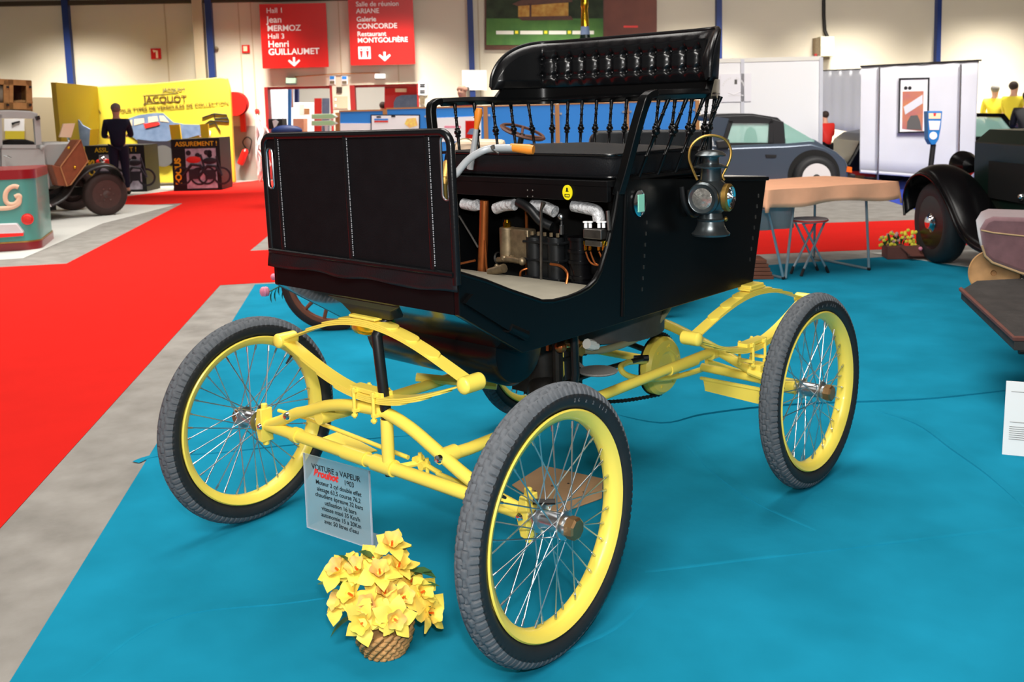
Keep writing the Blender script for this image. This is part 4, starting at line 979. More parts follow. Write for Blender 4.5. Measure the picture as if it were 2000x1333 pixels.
# ---- oil side lamp
LP = XP(1388, 385, HW+.10)
fwd = Vector((cos(radians(-62)), sin(radians(-62)), 0))   # main lens looks forward and outward
sid = Vector((cos(radians(0)), sin(radians(0)), 0))
lf = Fr(LP, 0)
lamp = part(MB(lf).lathe([(0, -.128), (.062, -.128), (.064, -.122), (.054, -.112), (.046, -.095), (.043, -.080), (.046, -.074), (.040, -.070), (.036, -.052), (.046, -.045), (.060, -.030), (.066, -.0), (.060, .032), (.046, .048), (.038, .055)], (0, 0, 0), (0, 0, 1), 40), 'carriage_lamp', 'lamp_metal', **S)
MB(lf).lathe([(.036, .05), (.035, .09), (.036, .096), (.055, .098), (.056, .102), (.036, .110), (.028, .112), (.027, .128), (.030, .134), (.050, .136), (.052, .140), (.040, .150), (.02, .156), (0, .157)], (0, 0, 0), (0, 0, 1), 36).build('chimney', 'lamp_metal', lamp, **S)
fwd = Vector((-.10, -1, 0)).normalized(); fwd = Vector((.12, -.99, 0)).normalized()
MB(lf).lathe([(.040, .03), (.052, .045), (.054, .062), (.048, .070), (.044, .068)], (0, 0, 0), fwd, 36).build('lens_hood', 'lamp_metal', lamp, **S)
MB(lf).lathe([(.045, .064), (.030, .070), (0, .073)], (0, 0, 0), fwd, 36).build('front_lens', 'lens', lamp, smooth=True, label='round glass front lens')
sd = Vector((.98, .18, 0)).normalized()
MB(lf).lathe([(.038, .045), (.046, .052), (.046, .066), (.040, .072), (.036, .068)], (0, 0, 0), sd, 36).build('lens_rim', 'brass', lamp, smooth=True, label='brass side lens rim')
pr = []
for k in range(6): pr += [(.038-.006*k, .068+.002*(k % 2)), (.036-.006*k, .074+.001*k)]
MB(lf).lathe(pr+[(0, .08)], (0, 0, 0), sd, 30).build('side_lens', 'chrome', lamp, smooth=20, label='ribbed clear side lens')
rr = CR.copy(); rr.z = 0; rr.normalize()
hp = [rr*(.038+.0)*s_ if False else None for s_ in ()]
H_ = [(-.044, .058), (-.052, .075), (-.062, .10), (-.071, .13), (-.066, .165), (-.045, .19), (-.015, .203), (.02, .202), (.05, .188), (.066, .160), (.066, .13), (.052, .095), (.040, .07), (.046, .055)]
MB(lf).tube(smoothpath([rr*u_*1.0+Vector((0, 0, z_)) for u_, z_ in H_], 5), .0045, 8).build('bail_handle', 'brass', lamp, smooth=True)
MB(lf).ball(rr*.055+Vector((0, -.03, .0)), .007, 8).ball(rr*.05+Vector((0, 0, -.075)), .008, 8).build('brass_catch', 'brass', lamp, smooth=True)
MB(lf).bb(-.09, -.03, .0, .02, -.02, .02).build('lamp_bracket', 'iron', lamp)

# ================================================================ beside the car
# clear information board
A0, B0 = G(600, 1032), G(727, 1075); A1 = None
dirv = (B0-A0); W0_ = dirv.length; yawp = atan2(dirv.y, dirv.x)
pf = Fr(A0, yawp); a1 = pf.p(590, 878); b1_ = pf.p(717, 927)
hgt = (a1.z+b1_.z)/2
leanv = 0.0
t = thing('information_board', 'clear acrylic information board about the steam car, standing on the teal carpet', 'sign', pf)
MB(pf).bb(0, W0_, 0, .005, 0.001, hgt).build('panel', 'acrylic', t, bevel=.001)
MB(pf).bb(-.0015, .0015, -.0005, .0055, .001, hgt).bb(W0_-.0015, W0_+.0015, -.0005, .0055, .001, hgt).bb(0, W0_, -.0005, .0055, 0, .003).build('edge_highlight', 'acrylic_edge', t)
MB(pf).bb(0, W0_, .005, .09, .0005, .004).build('foot', 'acrylic', t)
lines = [('VOITURE a VAPEUR', .0235, .50, .16, .0004), ('1903', .021, .70, .255, .0004), ('Moteur 2 cyl double effet', .0185, .53, .345, .0004), ('alesage 63,5 course 76,2', .0185, .53, .43, .0004), ('chaudiere épreuve 32 bars', .0185, .53, .51, .0004), ('utilisation 16 bars', .0185, .55, .595, .0004), ('vitesse maxi 35 Km/h', .0185, .55, .675, .0004), ('autonomie 15 a 20Km', .0185, .55, .76, .0004), ("avec 50 litres d'eau", .0185, .55, .84, .0004)]
for tx, sz, fx, fz, bo in lines:
    g = MB(pf); g.text(tx, .86*sz*W0_/.235, Matrix.Translation((W0_*fx, -.0008, hgt*(1-fz)-.003)) @ Matrix.Rotation(pi/2, 4, 'X'), 'CENTER', bo*.6, .0002, sx=1.0); g.build('lettering', 'ink', t)
g = MB(pf); g.text('Brouhot', .026*W0_/.235, Matrix.Translation((W0_*.34, -.0008, hgt*(1-.255))) @ Matrix.Rotation(pi/2, 4, 'X'), 'CENTER', .0016, .0003, .3); g.build('name_lettering', 'red_ink', t, label='red script name')

# flower basket
fb = Fr(G(752, 1272), 0)
t = thing('flower_basket', 'woven basket of yellow and orange artificial flowers beside the front wheel', 'flower basket', fb)
prof_ = [(0, .0), (.045, .0), (.056, .012), (.066, .035), (.073, .06), (.074, .075), (.068, .08), (.06, .07), (0, .068)]
g = MB(fb); g.lathe([(0, .002), (.044, .002), (.058, .03), (.066, .066), (0, .066)], (0, 0, 0), (0, 0, 1), 28)
for j in range(6):
    z = .008+.0125*j; R0 = .046+.0245*sin(min(1, z/.07)*pi/2)
    for i in range(18):
        a = 2*pi*(i+.5*(j % 2))/18; c_ = Vector((R0*cos(a), R0*sin(a), z)); tn = Vector((-sin(a), cos(a), 0))
        g.tube([c_-tn*.011+Vector((0, 0, -.005)), c_+Vector((.005*cos(a), .005*sin(a), 0)), c_+tn*.011+Vector((0, 0, .006))], [.0035, .0066, .0035], 6)
g.build('basket', 'wicker', t, smooth=60)
def flower(c, d, r, mt_, parent, k=5):
    d = Vector(d).normalized(); a = d.cross(Vector((.3, .2, 1))).normalized(); b = a.cross(d)
    mb = MB(fb); c = Vector(c)
    for i in range(k):
        th = 2*pi*i/k+random.random()*.3; e = a*cos(th)+b*sin(th); s_ = d.cross(e); L = r*(.9+.35*random.random())
        rows = []
        for f, wv_, up in ((0, .10, 0), (.35, .32, .12), (.65, .44, .22), (.92, .28, .14), (1.25, .02, -.02)):
            cc = c+e*(L*f)+d*(L*(up+.25*f)*(1 if i % 2 else .6)); rows.append([cc-s_*(L*wv_)+d*L*.16*sin(3*f), cc+d*.0, cc+s_*(L*wv_)+d*L*.16*cos(4*f)])
        mb.grid(rows)
    # ruffled trumpet
    rows = []
    for f in (0, .35, .7, 1):
        rows.append([c+d*(r*.75*f)+(a*cos(2*pi*i/20)+b*sin(2*pi*i/20))*(r*(.16+.42*f**1.5)*(1+(.14*f*sin(2*pi*i/20*5)))) for i in range(21)])
    o = mb.build('flower', 'petal', parent, smooth=60)
    MB(fb).grid(rows).build('trumpet', mt_, o, smooth=60)
    MB(fb).tube([c, c+d*r*.5], .003, 6).build('stamen', 'orange', o)
    return o
cols = ['petal', 'petal_pink']
fl = [(765, 1068, .0), (730, 1100, .02), (778, 1110, 0), (742, 1122, -.02), (700, 1118, .01), (664, 1118, .02), (800, 1140, .02), (820, 1160, 0), (690, 1165, -.02), (722, 1185, -.045), (752, 1160, -.02), (785, 1170, -.03), (835, 1198, .0), (745, 1205, -.06), (712, 1216, -.07), (770, 1210, -.07), (668, 1178, 0)]
toC = (CAM-fb.O); toC.z = .4*toC.z; toC.normalize()
center = Vector((0, 0, .10))
for i, (px, py, dv) in enumerate(fl):
    P0 = ray(px, py); tt = ((fb.O-CAM).dot(CF)+dv)/P0.dot(CF); q = fb.I @ (CAM+P0*tt)
    d = (q-center); d = d.normalized()*.7+Vector((toC.x, toC.y, .5))*.7
    flower(q, d, .040+.007*random.random(), cols[(i*7//3) % 2] if i else 'petal_pink', t)
def leaf(p, q, w_, parent, frm):
    p, q = Vector(p), Vector(q); d = q-p; s_ = d.cross(Vector((0, 0, 1))).normalized(); up = s_.cross(d).normalized(); rows = []
    for f, k in ((0, .1), (.2, .7), (.45, 1), (.7, .8), (.9, .35), (1, .03)):
        c = p+d*f+up*(.12*d.length*sin(pi*f)); rows.append([c-s_*w_*k+up*.15*w_*k, c, c+s_*w_*k+up*.15*w_*k])
    MB(frm).grid(rows).build('leaf', 'leaf', parent, smooth=60)
def fpt(px, py, dv=0):
    P0 = ray(px, py); tt = ((fb.O-CAM).dot(CF)+dv)/P0.dot(CF); return fb.I @ (CAM+P0*tt)
for a_, b_, w_ in (((690, 1150), (620, 1142), .022), ((700, 1200), (645, 1246), .014), ((735, 1100), (700, 1078), .02), ((800, 1115), (852, 1130), .018), ((800, 1150), (860, 1146), .012), ((750, 1160), (792, 1158), .022), ((770, 1190), (800, 1210), .016), ((690, 1110), (660, 1085), .012), ((770, 1090), (806, 1068), .014), ((790, 1175), (850, 1190), .014), ((712, 1130), (706, 1120), .018), ((740, 1200), (770, 1165), .014), ((800, 1130), (845, 1116), .012), ((700, 1150), (665, 1160), .02), ((760, 1120), (748, 1098), .018), ((820, 1185), (845, 1205), .015), ((700, 1190), (690, 1215), .018), ((760, 1140), (783, 1128), .018), ((725, 1170), (735, 1150), .02)):
    a_, b_ = a_, b_
    leaf(fpt(*a_, .01), fpt(*b_, .0), w_, t, fb)

# brown card on the carpet behind the wheel
pts = [G(1000, 950, .003), G(1060, 912, .003), G(1178, 938, .003), G(1176, 975, .003), G(1098, 1003, .003), G(1075, 1000, .003)]
t = thing('card_sheet', 'brown card sheet with dark specks lying on the carpet behind the front wheel', 'card', Fr(G(1090, 960), 0))
MB().prism(pts, (0, 0, .006)).build('sheet', 'card', t, bevel=.002)
g = MB()
for px, py in ((1078, 950), (1062, 985), (1110, 945), (1140, 962), (1045, 960)): g.lathe([(0, .0015), (.005, .001)], G(px, py, .0092), (0, 0, 1), 8)
g.build('speck', 'ink', t)
# white information card at the right edge
cf = Fr(G(1957, 889), atan2(G(2040, 897).y-G(1957, 889).y, G(2040, 897).x-G(1957, 889).x))
top = cf.p(1966, 746, .04)
t = thing('information_card', 'white printed information card standing on the teal carpet at the right edge', 'sign', cf)
MB(cf).prism([(0, 0, 0), (.24, 0, 0), (.24+top.x, .05, top.z), (top.x, .05, top.z)], (0, .004, 0)).build('card', 'white', t)
g = MB(cf)
sl = .05/top.z; a_ = atan2(.05, top.z)
for i in range(10):
    z = top.z*(.22+.028*i) if i < 7 else top.z*(.45, .86, .0)[i-7]
    if z < .01: continue
    x = .02+top.x*z/top.z; L = (.17, .2, .18, .2, .16, .19, .2, .15, .2, 0)[i]
    g.prism([(x, z*sl-.001, z), (x+L, z*sl-.001, z), (x+L, z*sl-.001, z+.0018), (x, z*sl-.001, z+.0018)], (0, .0005, 0))
g.build('print_line', 'grey_print', t)
MB(cf).prism([(.05, .05, top.z*.8), (.12, .05, top.z*.8), (.14, .13, 0), (.03, .13, 0)], (0, .003, 0)).build('strut', 'white', t)
# ================================================================ AROUND THE CAR
def P(fr, mb, pxs, v0, v1):
    """outline read on the plane v0 of a frame, given real depth v1-v0"""
    q = [fr.p(x, y, v0) for x, y in pxs]; return mb.prism([(a.x, v0, a.z) for a in q], (0, v1-v0, 0))
def wheel_thing(parent, fr, c, R, wd, ty, rimm, capm, ax=(0, -1, 0), spokes=0, name='wheel', hubr=.3):
    ax = Vector(ax).normalized(); c = Vector(c)
    k_ = .86 if spokes else .66
    w0 = MB(fr).lathe([(R*k_, -wd*.5), (R*.92, -wd*.52), (R, -wd*.25), (R, wd*.25), (R*.92, wd*.52), (R*k_, wd*.5)] if spokes else [(R*.66, -wd*.5), (R*.80, -wd*.56), (R*.93, -wd*.5), (R, -wd*.3), (R, wd*.3), (R*.93, wd*.5), (R*.80, wd*.56), (R*.66, wd*.5), (R*.62, 0)], c, ax, 48, closed=True).build(name, ty, parent, smooth=50)
    if spokes:
        MB(fr).lathe([(R*.79, -wd*.4), (R*.87, -wd*.4), (R*.87, wd*.4), (R*.79, wd*.4)], c, ax, 40, closed=True).build('rim', rimm, w0, smooth=40)
        a = ax.orthogonal().normalized(); b = ax.cross(a)
        for i in range(spokes):
            th = 2*pi*i/spokes; e = a*cos(th)+b*sin(th)
            MB(fr).tube([c+e*R*.1, c+e*R*.80], [R*.05, R*.035], 8).build('spoke', rimm, w0, smooth=True)
        MB(fr).lathe([(R*.08, -wd*.7), (R*.16, -wd*.3), (R*.16, wd*.3), (R*.08, wd*.8), (0, wd*.85)], c, ax, 20).build('hub', capm, w0, smooth=40)
    else:
        MB(fr).lathe([(R*.67, wd*.5), (R*.64, wd*.42), (R*.60, wd*.15), (R*.42, wd*.05), (R*hubr, wd*.3), (R*.12, wd*.36), (0, wd*.36)], c, ax, 40).build('rim', rimm, w0, smooth=40)
        MB(fr).lathe([(R*.2, wd*.28), (R*.17, wd*.5), (R*.08, wd*.6), (0, wd*.62)], c, ax, 24).build('hub_cap', capm, w0, smooth=40)
    return w0

# ---- folding table with orange cloth
TA, TB, TC_, TD = G(1491, 517), G(1530, 547), G(1697, 529), G(1648, 509)
tf = Fr(TB, atan2((TC_-TB).y, (TC_-TB).x)); LX = (TC_-TB).length
bk = tf.I @ TA; wdt = max(.5, bk.y)
t = thing('folding_table', 'folding table with tubular legs beside the antique car tail', 'table', tf)
ZT_ = .715
MB(tf).bb(-.10, LX+.16, -.06, wdt+.06, ZT_-.025, ZT_).build('tabletop', 'tube_steel', t)
def leg(pts, nm='leg'): MB(tf).tube(pts, .011, 8).build(nm, 'tube_steel', t, smooth=True)
leg([(0, 0, .012), (-.16, .03, ZT_-.02)]); leg([(.02, 0, .012), (.13, .03, ZT_-.02)]); leg([(0, wdt, .012), (.10, wdt-.03, ZT_-.02)])
leg([(LX, 0, .012), (LX-.02, .03, ZT_-.02)]); leg([(LX, wdt, .012), (LX-.02, wdt-.03, ZT_-.02)])
leg([(0, 0, .014), (0, wdt, .014)], 'foot_bar'); leg([(LX, 0, .014), (LX, wdt, .014)], 'foot_bar')
leg([(-.12, .03, ZT_-.15), (-.12, wdt-.03, ZT_-.15)], 'cross_bar')
for x in (0, LX):
    for y in (0, wdt): MB(tf).ball((x, y, .016), .016, 8).build('foot_cap', 'ink', t)
# orange cloth with short drop
cl = MB(tf); x0, x1, y0, y1 = -.22, LX+.20, -.10, wdt+.10; rows = []
nx, ny = 40, 22; dr = .13
for j in range(-4, ny+5):
    row = []
    for i in range(-4, nx+5):
        u = min(max(i/nx, 0), 1); v = min(max(j/ny, 0), 1); ex = max(0, -i, i-nx)/4; ey = max(0, -j, j-ny)/4; e = max(ex, ey)
        x = x0+(x1-x0)*u + (ex*.03*(1 if i > nx else -1) if ex else 0)+(.015*sin(v*17)*ex); y = y0+(y1-y0)*v+(ey*.02*(1 if j > ny else -1) if ey else 0)+.014*sin(u*19)*ey
        z = ZT_+.012+.002*sin(u*14+v*9)-dr*e*(1+.10*sin(u*9+v*5))-(.04 if ex and ey else 0)*e
        row.append((x, y, z))
    rows.append(row)
tag(cl.grid(rows).build('tablecloth', 'orange_cloth', smooth=60, solid=.004), 'pale orange cloth laid over the folding table', 'tablecloth')
rows = [[(x0+.1+(x1-x0-.45)*i/30, y1-.02+.015*sin(i*.9), ZT_-.03-.40*j/4) for i in range(31)] for j in range(5)]
g = MB(tf).grid(rows)
tag(g.build('hanging_sheet', 'sheet_white', smooth=60, solid=.004), 'white paper sheet hanging down behind the orange table', 'sheet')
tag(MB(tf).tube([(.05, wdt*.8, ZT_-.03), (.03, wdt*.78, .32)], .035, 16).build('paper_roll', 'white', smooth=True), 'white paper roll leaning under the table', 'paper roll')
# folding stool
sf = Fr(G(1581, 535), tf.yaw)
t = thing('folding_stool', 'round folding stool with a red rim and crossed steel legs', 'stool', sf)
MB(sf).lathe([(0, .43), (.138, .43), (.142, .437), (.142, .448), (.138, .455), (0, .457)], (0, 0, 0), (0, 0, 1), 36).build('seat', 'stool_top', t, smooth=40)
MB(sf).lathe([(.141, .434), (.146, .437), (.146, .445), (.141, .448)], (0, 0, 0), (0, 0, 1), 36, closed=True).build('seat_rim', 'red', t)
MB(sf).box((0, 0, .42), (.14, .02, .02)).build('seat_bracket', 'tube_steel', t)
for s in (-1, 1):
    for y in (-.05, .05):
        MB(sf).tube([(s*.14, y*1.3+s*.01, .012), (-s*.10, y+s*.01, .425)], .0095, 8).build('leg', 'tube_steel', t, smooth=True)
        MB(sf).tube([(s*.143, y*1.32+s*.01, .004), (s*.115, y*1.3+s*.01, .062)], .012, 8).build('rubber_foot', 'ink', t, smooth=True)
# dark brown boards behind the car tail
bf = Fr(G(1500, 542), radians(41.8))
for k in range(5):
    o = MB(bf).box((-.15-.004*k, .02, .02+.032*k), (.34-.02*k, .25, .027), ry=.03).build('brown_tile', 'rust_wood', bevel=.002)
    tag(o, ('bottom', 'second from bottom', 'middle', 'second from top', 'top')[k]+' brown board of the stack behind the car tail', 'board', 'brown boards stacked behind the car tail')
MB(bf).prism([(-.3, -.12, .175), (.02, -.12, .16), (-.05, -.02, .27), (-.3, -.02, .30)], (0, .16, 0))

# ---- green and black vintage car on the right
gf_o = G(1835, 513); sight = (gf_o-CAM); sight.z = 0; sight.normalize()
fa = atan2(sight.y, sight.x)+radians(25)         # heading of the car
gfr = Fr(gf_o, fa-pi/2)                           # local +y forward, +x right side; the left wheels stand at x=0
t = thing('vintage_car', 'dark green vintage car with black wings seen from behind its left front wheel', 'car', gfr)
Rg = .345
wheel_thing(t, gfr, (0, 0, Rg), Rg, .17, 'rubber_side', 'gloss_black', 'chrome', ax=(-1, 0, 0), name='wheel')
# wing: an arch over the wheel sweeping back to the running board
wp = smoothpath([(.40, .44), (.42, .62), (.30, .77), (.08, .83), (-.16, .78), (-.40, .62), (-.62, .42), (-.85, .33), (-1.15, .31), (-1.6, .31)], 5)
rows = []
for a in range(9):
    th = a/8; x = -.14+.42*th; rows.append([(x, y, z-.11*(2*abs(th-.42))**2.4) for _, y, z in [(0, p[0], p[1]) for p in [(q.x, q.y) for q in wp]]])
MB(gfr).grid(rows).build('front_wing', 'gloss_black', t, smooth=60, solid=.012)
MB(gfr).tube([(-.14, q.x, q.y-.075) for q in wp], .011, 8).build('wing_bead', 'gloss_black', t, smooth=True)
MB(gfr).bb(-.16, .2, -2.2, -1.1, .28, .31).build('running_board', 'gloss_black', t)
bw = 1.0
MB(gfr).prism([(.30, .05, .48), (.98, .05, .48), (.98, .05, 1.02), (.86, .05, 1.12), (.42, .05, 1.12), (.30, .05, 1.02)], (0, -1.15, 0)).build('bonnet', 'green_black', t, bevel=.01)
MB(gfr).prism([(.16, -1.1, .40), (1.12, -1.1, .40), (1.12, -1.1, 1.10), (1.0, -1.1, 1.2), (.28, -1.1, 1.2), (.16, -1.1, 1.10)], (0, -1.9, 0)).build('body', 'green_black', t, bevel=.02)
MB(gfr).box((.29, -.5, .72), (.01, .55, .30)).build('bonnet_louvres', 'black_interior', t)
MB(gfr).ball((.28, -.75, .62), .03, 10).build('bonnet_catch', 'chrome', t, smooth=True)
MB(gfr).lathe([(.115, .045), (.105, .075), (.06, .095), (.05, .115), (0, .12)], (0, 0, Rg), (-1, 0, 0), 32).build('hub_plate', 'chrome', t, smooth=40)
MB(gfr).lathe([(0, -.16), (.07, -.13), (.115, -.03), (.12, .03), (.10, .05), (0, .055)], (.42, .48, .80), (0, 1, 0), 28).build('headlamp', 'gloss_black', t, smooth=40)
MB(gfr).bb(.2, 1.1, .2, .3, .35, .42).tube([(.2, .35, .4), (1.1, .35, .4)], .03, 8).build('front_axle', 'black_metal', t)
MB(gfr).tube([(.2, -.45, .25), (.2, -2, .25)], .03, 8).build('chassis_rail', 'black_metal', t)
wheel_thing(t, gfr, (1.25, 0, Rg), Rg, .17, 'gloss_black', 'gloss_black', 'chrome', ax=(1, 0, 0), name='wheel')
wheel_thing(t, gfr, (0, -2.6, Rg), Rg, .17, 'gloss_black', 'gloss_black', 'chrome', ax=(-1, 0, 0), name='wheel')
tag(slab('floor_mat', [gfr.at(-.35, .6, 0), gfr.at(1.6, .6, 0), gfr.at(1.6, -3, 0), gfr.at(.15, -3, 0), gfr.at(.15, -.35, 0)], .002, .006, 'pale_slab'), 'pale sheet lying under the green vintage car', 'floor mat')
# flower box in front of its wheel
ff = Fr(G(1733, 508), radians(41.8-6))
t = thing('flower_box', 'brown wooden box of small yellow and pink flowers beside the green car wheel', 'flower box', ff)
MB(ff).bb(0, .17, 0, .2, .004, .115).build('box', 'box_wood', t, bevel=.003)
MB(ff).prism([(.10, -.03, .115), (.30, .02, .12), (.38, -.04, .035), (.18, -.09, .04)], (0, 0, .008)).build('lid', 'box_wood', t)
MB(ff).bb(.17, .36, .02, .2, .004, .03).build('base', 'box_wood', t)
random.seed(3)
for i in range(70):
    x = -.05+.42*random.random(); z = .11+.16*random.random()*(1-abs(x-.17)*1.8); y = .0+.14*random.random()
    mb = MB(ff)
    for k in range(5): a = 2*pi*k/5; mb.ball((x+.009*cos(a), y-.006, z+.009*sin(a)), .007, 6)
    mb.ball((x, y-.01, z), .007, 6)
    mb.build('flower', ('flower_yellow', 'flower_yellow', 'flower_yellow', 'flower_mix')[i % 4], t, smooth=True)
for i in range(16):
    x = .0+.33*random.random(); leaf((x, .1, .11), (x+.08*(random.random()-.4), .05, .17+.06*random.random()), .012, t, ff)
MB(ff).ball((.26, -.06, .105), .018, 10).build('flower', 'pink', t, smooth=True)

# ---- old carriage parts at the right edge
cx_ = G(1985, 668, .42)
of = Fr((cx_.x, cx_.y, 0), radians(20))
def opx(px, py, v, z=None): q = of.p(px, py, v); return q
t = thing('old_carriage', 'weathered old carriage with a dusty pink velvet seat at the right edge', 'carriage', of, loc=(.5, .3, 0))
p1 = G(1877, 567, .44); p2 = G(1981, 664, .42); p3 = G(1908, 548, .47)
d = (of.M.to_3x3() @ Vector((1, .25, 0)))
f1, f2, f3 = [of.I @ q for q in (p1, p2, p3)]
MB(of).prism([f1, f2, f2+Vector((.9, .25, -.02)), f3+Vector((.9, .5, 0)), f3], (0, 0, -.045)).build('footboard', 'old_hide', t, bevel=.004)
MB(of).tube([f1+Vector((0, 0, .004)), f2+Vector((0, 0, .004)), f2+Vector((.9, .25, -.016))], .012, 6).build('footboard_edge', 'box_wood', t)
MB(of).tube([f2+Vector((.02, .02, -.05)), f2+Vector((.5, .16, -.06))], .014, 8).build('iron_bracket', 'iron', t)
v_ = f3.y+.12
g = MB(of); q = [of.p(x, y, v_) for x, y in ((1918, 478), (1914, 448), (1925, 430), (1940, 424), (2060, 428), (2200, 436), (2200, 560), (2060, 552), (1990, 532), (1935, 511), (1922, 498))]
g.prism([(a.x, v_, a.z) for a in q], (0, .42, .0)).build('seat_cushion', 'velvet', t, bevel=.02, smooth=50)
MB(of).tube([of.p(x, y, v_-.004) for x, y in ((1918, 480), (1924, 500), (1938, 513), (1992, 533), (2060, 553), (2200, 562))], .006, 8).tube([of.p(x, y, v_-.004) for x, y in ((1916, 450), (1940, 455), (2060, 468), (2200, 478))], .004, 8).build('seat_piping', 'piping', t, smooth=True)
c = of.p(1941, 534, v_+.10)
MB(of).lathe([(0, .0), (.012, -.002), (.015, .012), (.03, .008), (.105, .004), (.118, .010), (.124, .006), (.124, -.012), (0, -.014)], c, (-.15, -1, .25), 40).build('wooden_disc', 'tan_wood', t, smooth=40)
MB(of).bb(.45, 1.6, v_+.15, v_+.5, .40, .62).build('seat_box', 'old_hide', t)
MB(of).tube([(.5, .55, .0), (.5, .55, .45)], .03, 8).tube([(1.4, .5, .0), (1.4, .5, .45)], .03, 8).build('support', 'iron', t)

# ---- grey coupe
kf = GF(1588, 388)
t = thing('coupe', 'metallic grey blue coupe with a black targa roof behind the steam car', 'car', kf)
K = lambda px, py, v=0: kf.p(px, py, v)
outline = [(1330, 370), (1333, 300), (1300, 296), (1300, 280), (1352, 276), (1378, 272), (1400, 268), (1470, 262), (1530, 262), (1548, 269), (1590, 278), (1620, 292), (1640, 303), (1655, 318), (1660, 330), (1652, 366), (1640, 372)]
P(kf, MB(kf), [(1180, 372), (1180, 312), (1215, 295), (1290, 287), (1376, 285), (1400, 286), (1470, 283), (1535, 281), (1585, 277), (1612, 285), (1635, 297), (1652, 312), (1660, 330), (1655, 366), (1630, 372)], -.03, 1.52).build('body', 'coupe_blue', t, bevel=.05, smooth=50)
P(kf, MB(kf), [(1560, 276), (1590, 272), (1632, 297), (1655, 318), (1580, 322)], .12, 1.4).build('tail_panel', 'coupe_blue', t, bevel=.03)
P(kf, MB(kf), [(1388, 230), (1400, 224), (1470, 222), (1520, 230), (1531, 240), (1390, 238)], .14, 1.35).build('roof', 'coupe_black', t, bevel=.03, smooth=50)
P(kf, MB(kf), [(1508, 232), (1531, 238), (1534, 284), (1510, 284)], .08, .16).build('roll_bar', 'coupe_black', t, bevel=.01)
P(kf, MB(kf), [(1508, 232), (1531, 238), (1534, 284), (1510, 284)], 1.3, 1.4).build('roll_bar', 'coupe_black', t, bevel=.01)
P(kf, MB(kf), [(1531, 240), (1590, 275), (1590, 281), (1535, 283)], .12, .16).build('rear_window', 'car_glass', t)
P(kf, MB(kf), [(1531, 240), (1592, 275), (1588, 277), (1527, 243)], .12, 1.35).build('rear_glass', 'car_glass', t)
g = MB(kf)
for pts in ([(1424, 236), (1432, 236), (1417, 286), (1408, 286)], [(1503, 236), (1510, 236), (1510, 286), (1501, 286)], [(1424, 234), (1510, 234), (1510, 241), (1424, 241)], [(1408, 279), (1510, 279), (1510, 287), (1408, 287)]): P(kf, g, pts, .06, .10)
g.build('window_frame', 'coupe_black', t)
P(kf, MB(kf), [(1430, 240), (1505, 240), (1505, 281), (1418, 281)], .10, .11).build('side_window', 'car_glass', t)
P(kf, MB(kf), [(1384, 240), (1400, 228), (1424, 232), (1408, 284), (1396, 284)], .10, .13).build('windscreen_pillar', 'coupe_blue', t)
q = [K(1400, 230, .15), K(1352, 284, .15), K(1352, 284, 1.3), K(1400, 230, 1.3)]
MB(kf).prism(q, (.012, 0, .012)).build('windscreen', 'car_glass', t)
MB(kf).ball(K(1466, 272, .45), .2, 12, (.5, .6, .9)).build('seat', 'coupe_black', t, smooth=True)
MB(kf).ball(K(1466, 272, 1.05), .2, 12, (.5, .6, .9)).build('seat', 'coupe_black', t, smooth=True)
P(kf, MB(kf), [(1398, 275), (1424, 271), (1428, 289), (1402, 291)], -.12, -.02).build('door_mirror', 'coupe_black', t, bevel=.02)
P(kf, MB(kf), [(1495, 302), (1517, 303), (1516, 308), (1497, 308)], -.045, -.03).build('door_handle', 'ink', t)
P(kf, MB(kf), [(1655, 325), (1664, 327), (1664, 337), (1653, 336)], -.04, .25).build('tail_lamp', 'orange', t)
P(kf, MB(kf), [(1655, 338), (1672, 341), (1668, 360), (1640, 372), (1650, 345)], 0, 1.45).build('rear_bumper', 'coupe_black', t, bevel=.02)
c = K(1588, 356, 0); c.z = .30
MB(kf).lathe([(.0, .0), (.375, .0), (.375, -.03), (.0, -.03)], (c.x, -.004, .33), (0, 1, 0), 40).build('wheel_arch', 'black_interior', t)
w0 = wheel_thing(t, kf, (c.x, -.07, .31), .31, .2, 'rubber_side', 'alloy', 'ink')
MB(kf).lathe([(.145, .03), (.135, .068), (0, .068)], (c.x, -.07, .31), (0, -1, 0), 36).build('dark_centre', 'ink', w0, smooth=40)
for i in range(5): MB(kf).box((c.x+.08*cos(i*1.2566), -.135, .31+.08*sin(i*1.2566)), (.15, .02, .05), ry=-i*1.2566).build('alloy_spoke', 'coupe_black', w0)
cfx = K(1235, 356, 0)
wheel_thing(t, kf, (cfx.x, -.02, .31), .31, .2, 'rubber_side', 'alloy', 'ink')
wheel_thing(t, kf, (c.x, 1.5, .31), .31, .2, 'rubber_side', 'alloy', 'ink', ax=(0, 1, 0)); wheel_thing(t, kf, (cfx.x, 1.5, .31), .31, .2, 'rubber_side', 'alloy', 'ink', ax=(0, 1, 0))

# ---- white partition, curtains, poster, meter
qf = Fr(CAM+ray(1500, 300)*16.8, radians(41.8)); qf = Fr((qf.O.x, qf.O.y, 0), radians(41.8))
t = thing('partition_wall', 'tall white partition panels behind the grey coupe', 'partition', qf)
for a, b in ((1368, 1450), (1453, 1604)):
    q0, q1 = qf.p(a, 118), qf.p(b, 121)
    MB(qf).bb(q0.x, q1.x, 0, .05, 0, q0.z).build('panel', 'white', t)
q0 = qf.p(1450, 118, -.02); q2 = qf.p(1604, 118, -.02)
for q_ in (q0, q2): MB(qf).bb(q_.x-.03, q_.x+.03, -.03, .06, 0, q0.z+.02).build('post', 'curtain', t)
q1 = qf.p(1368, 118); MB(qf).bb(q1.x, q2.x, -.02, .06, q1.z-.05, q1.z+.02).build('top_rail', 'offwhite', t)
q0, q1 = qf.p(1407, 145, -.05), qf.p(1468, 198, -.05); cxm = (q0.x+q1.x)/2; czm = (q0.z+q1.z)/2
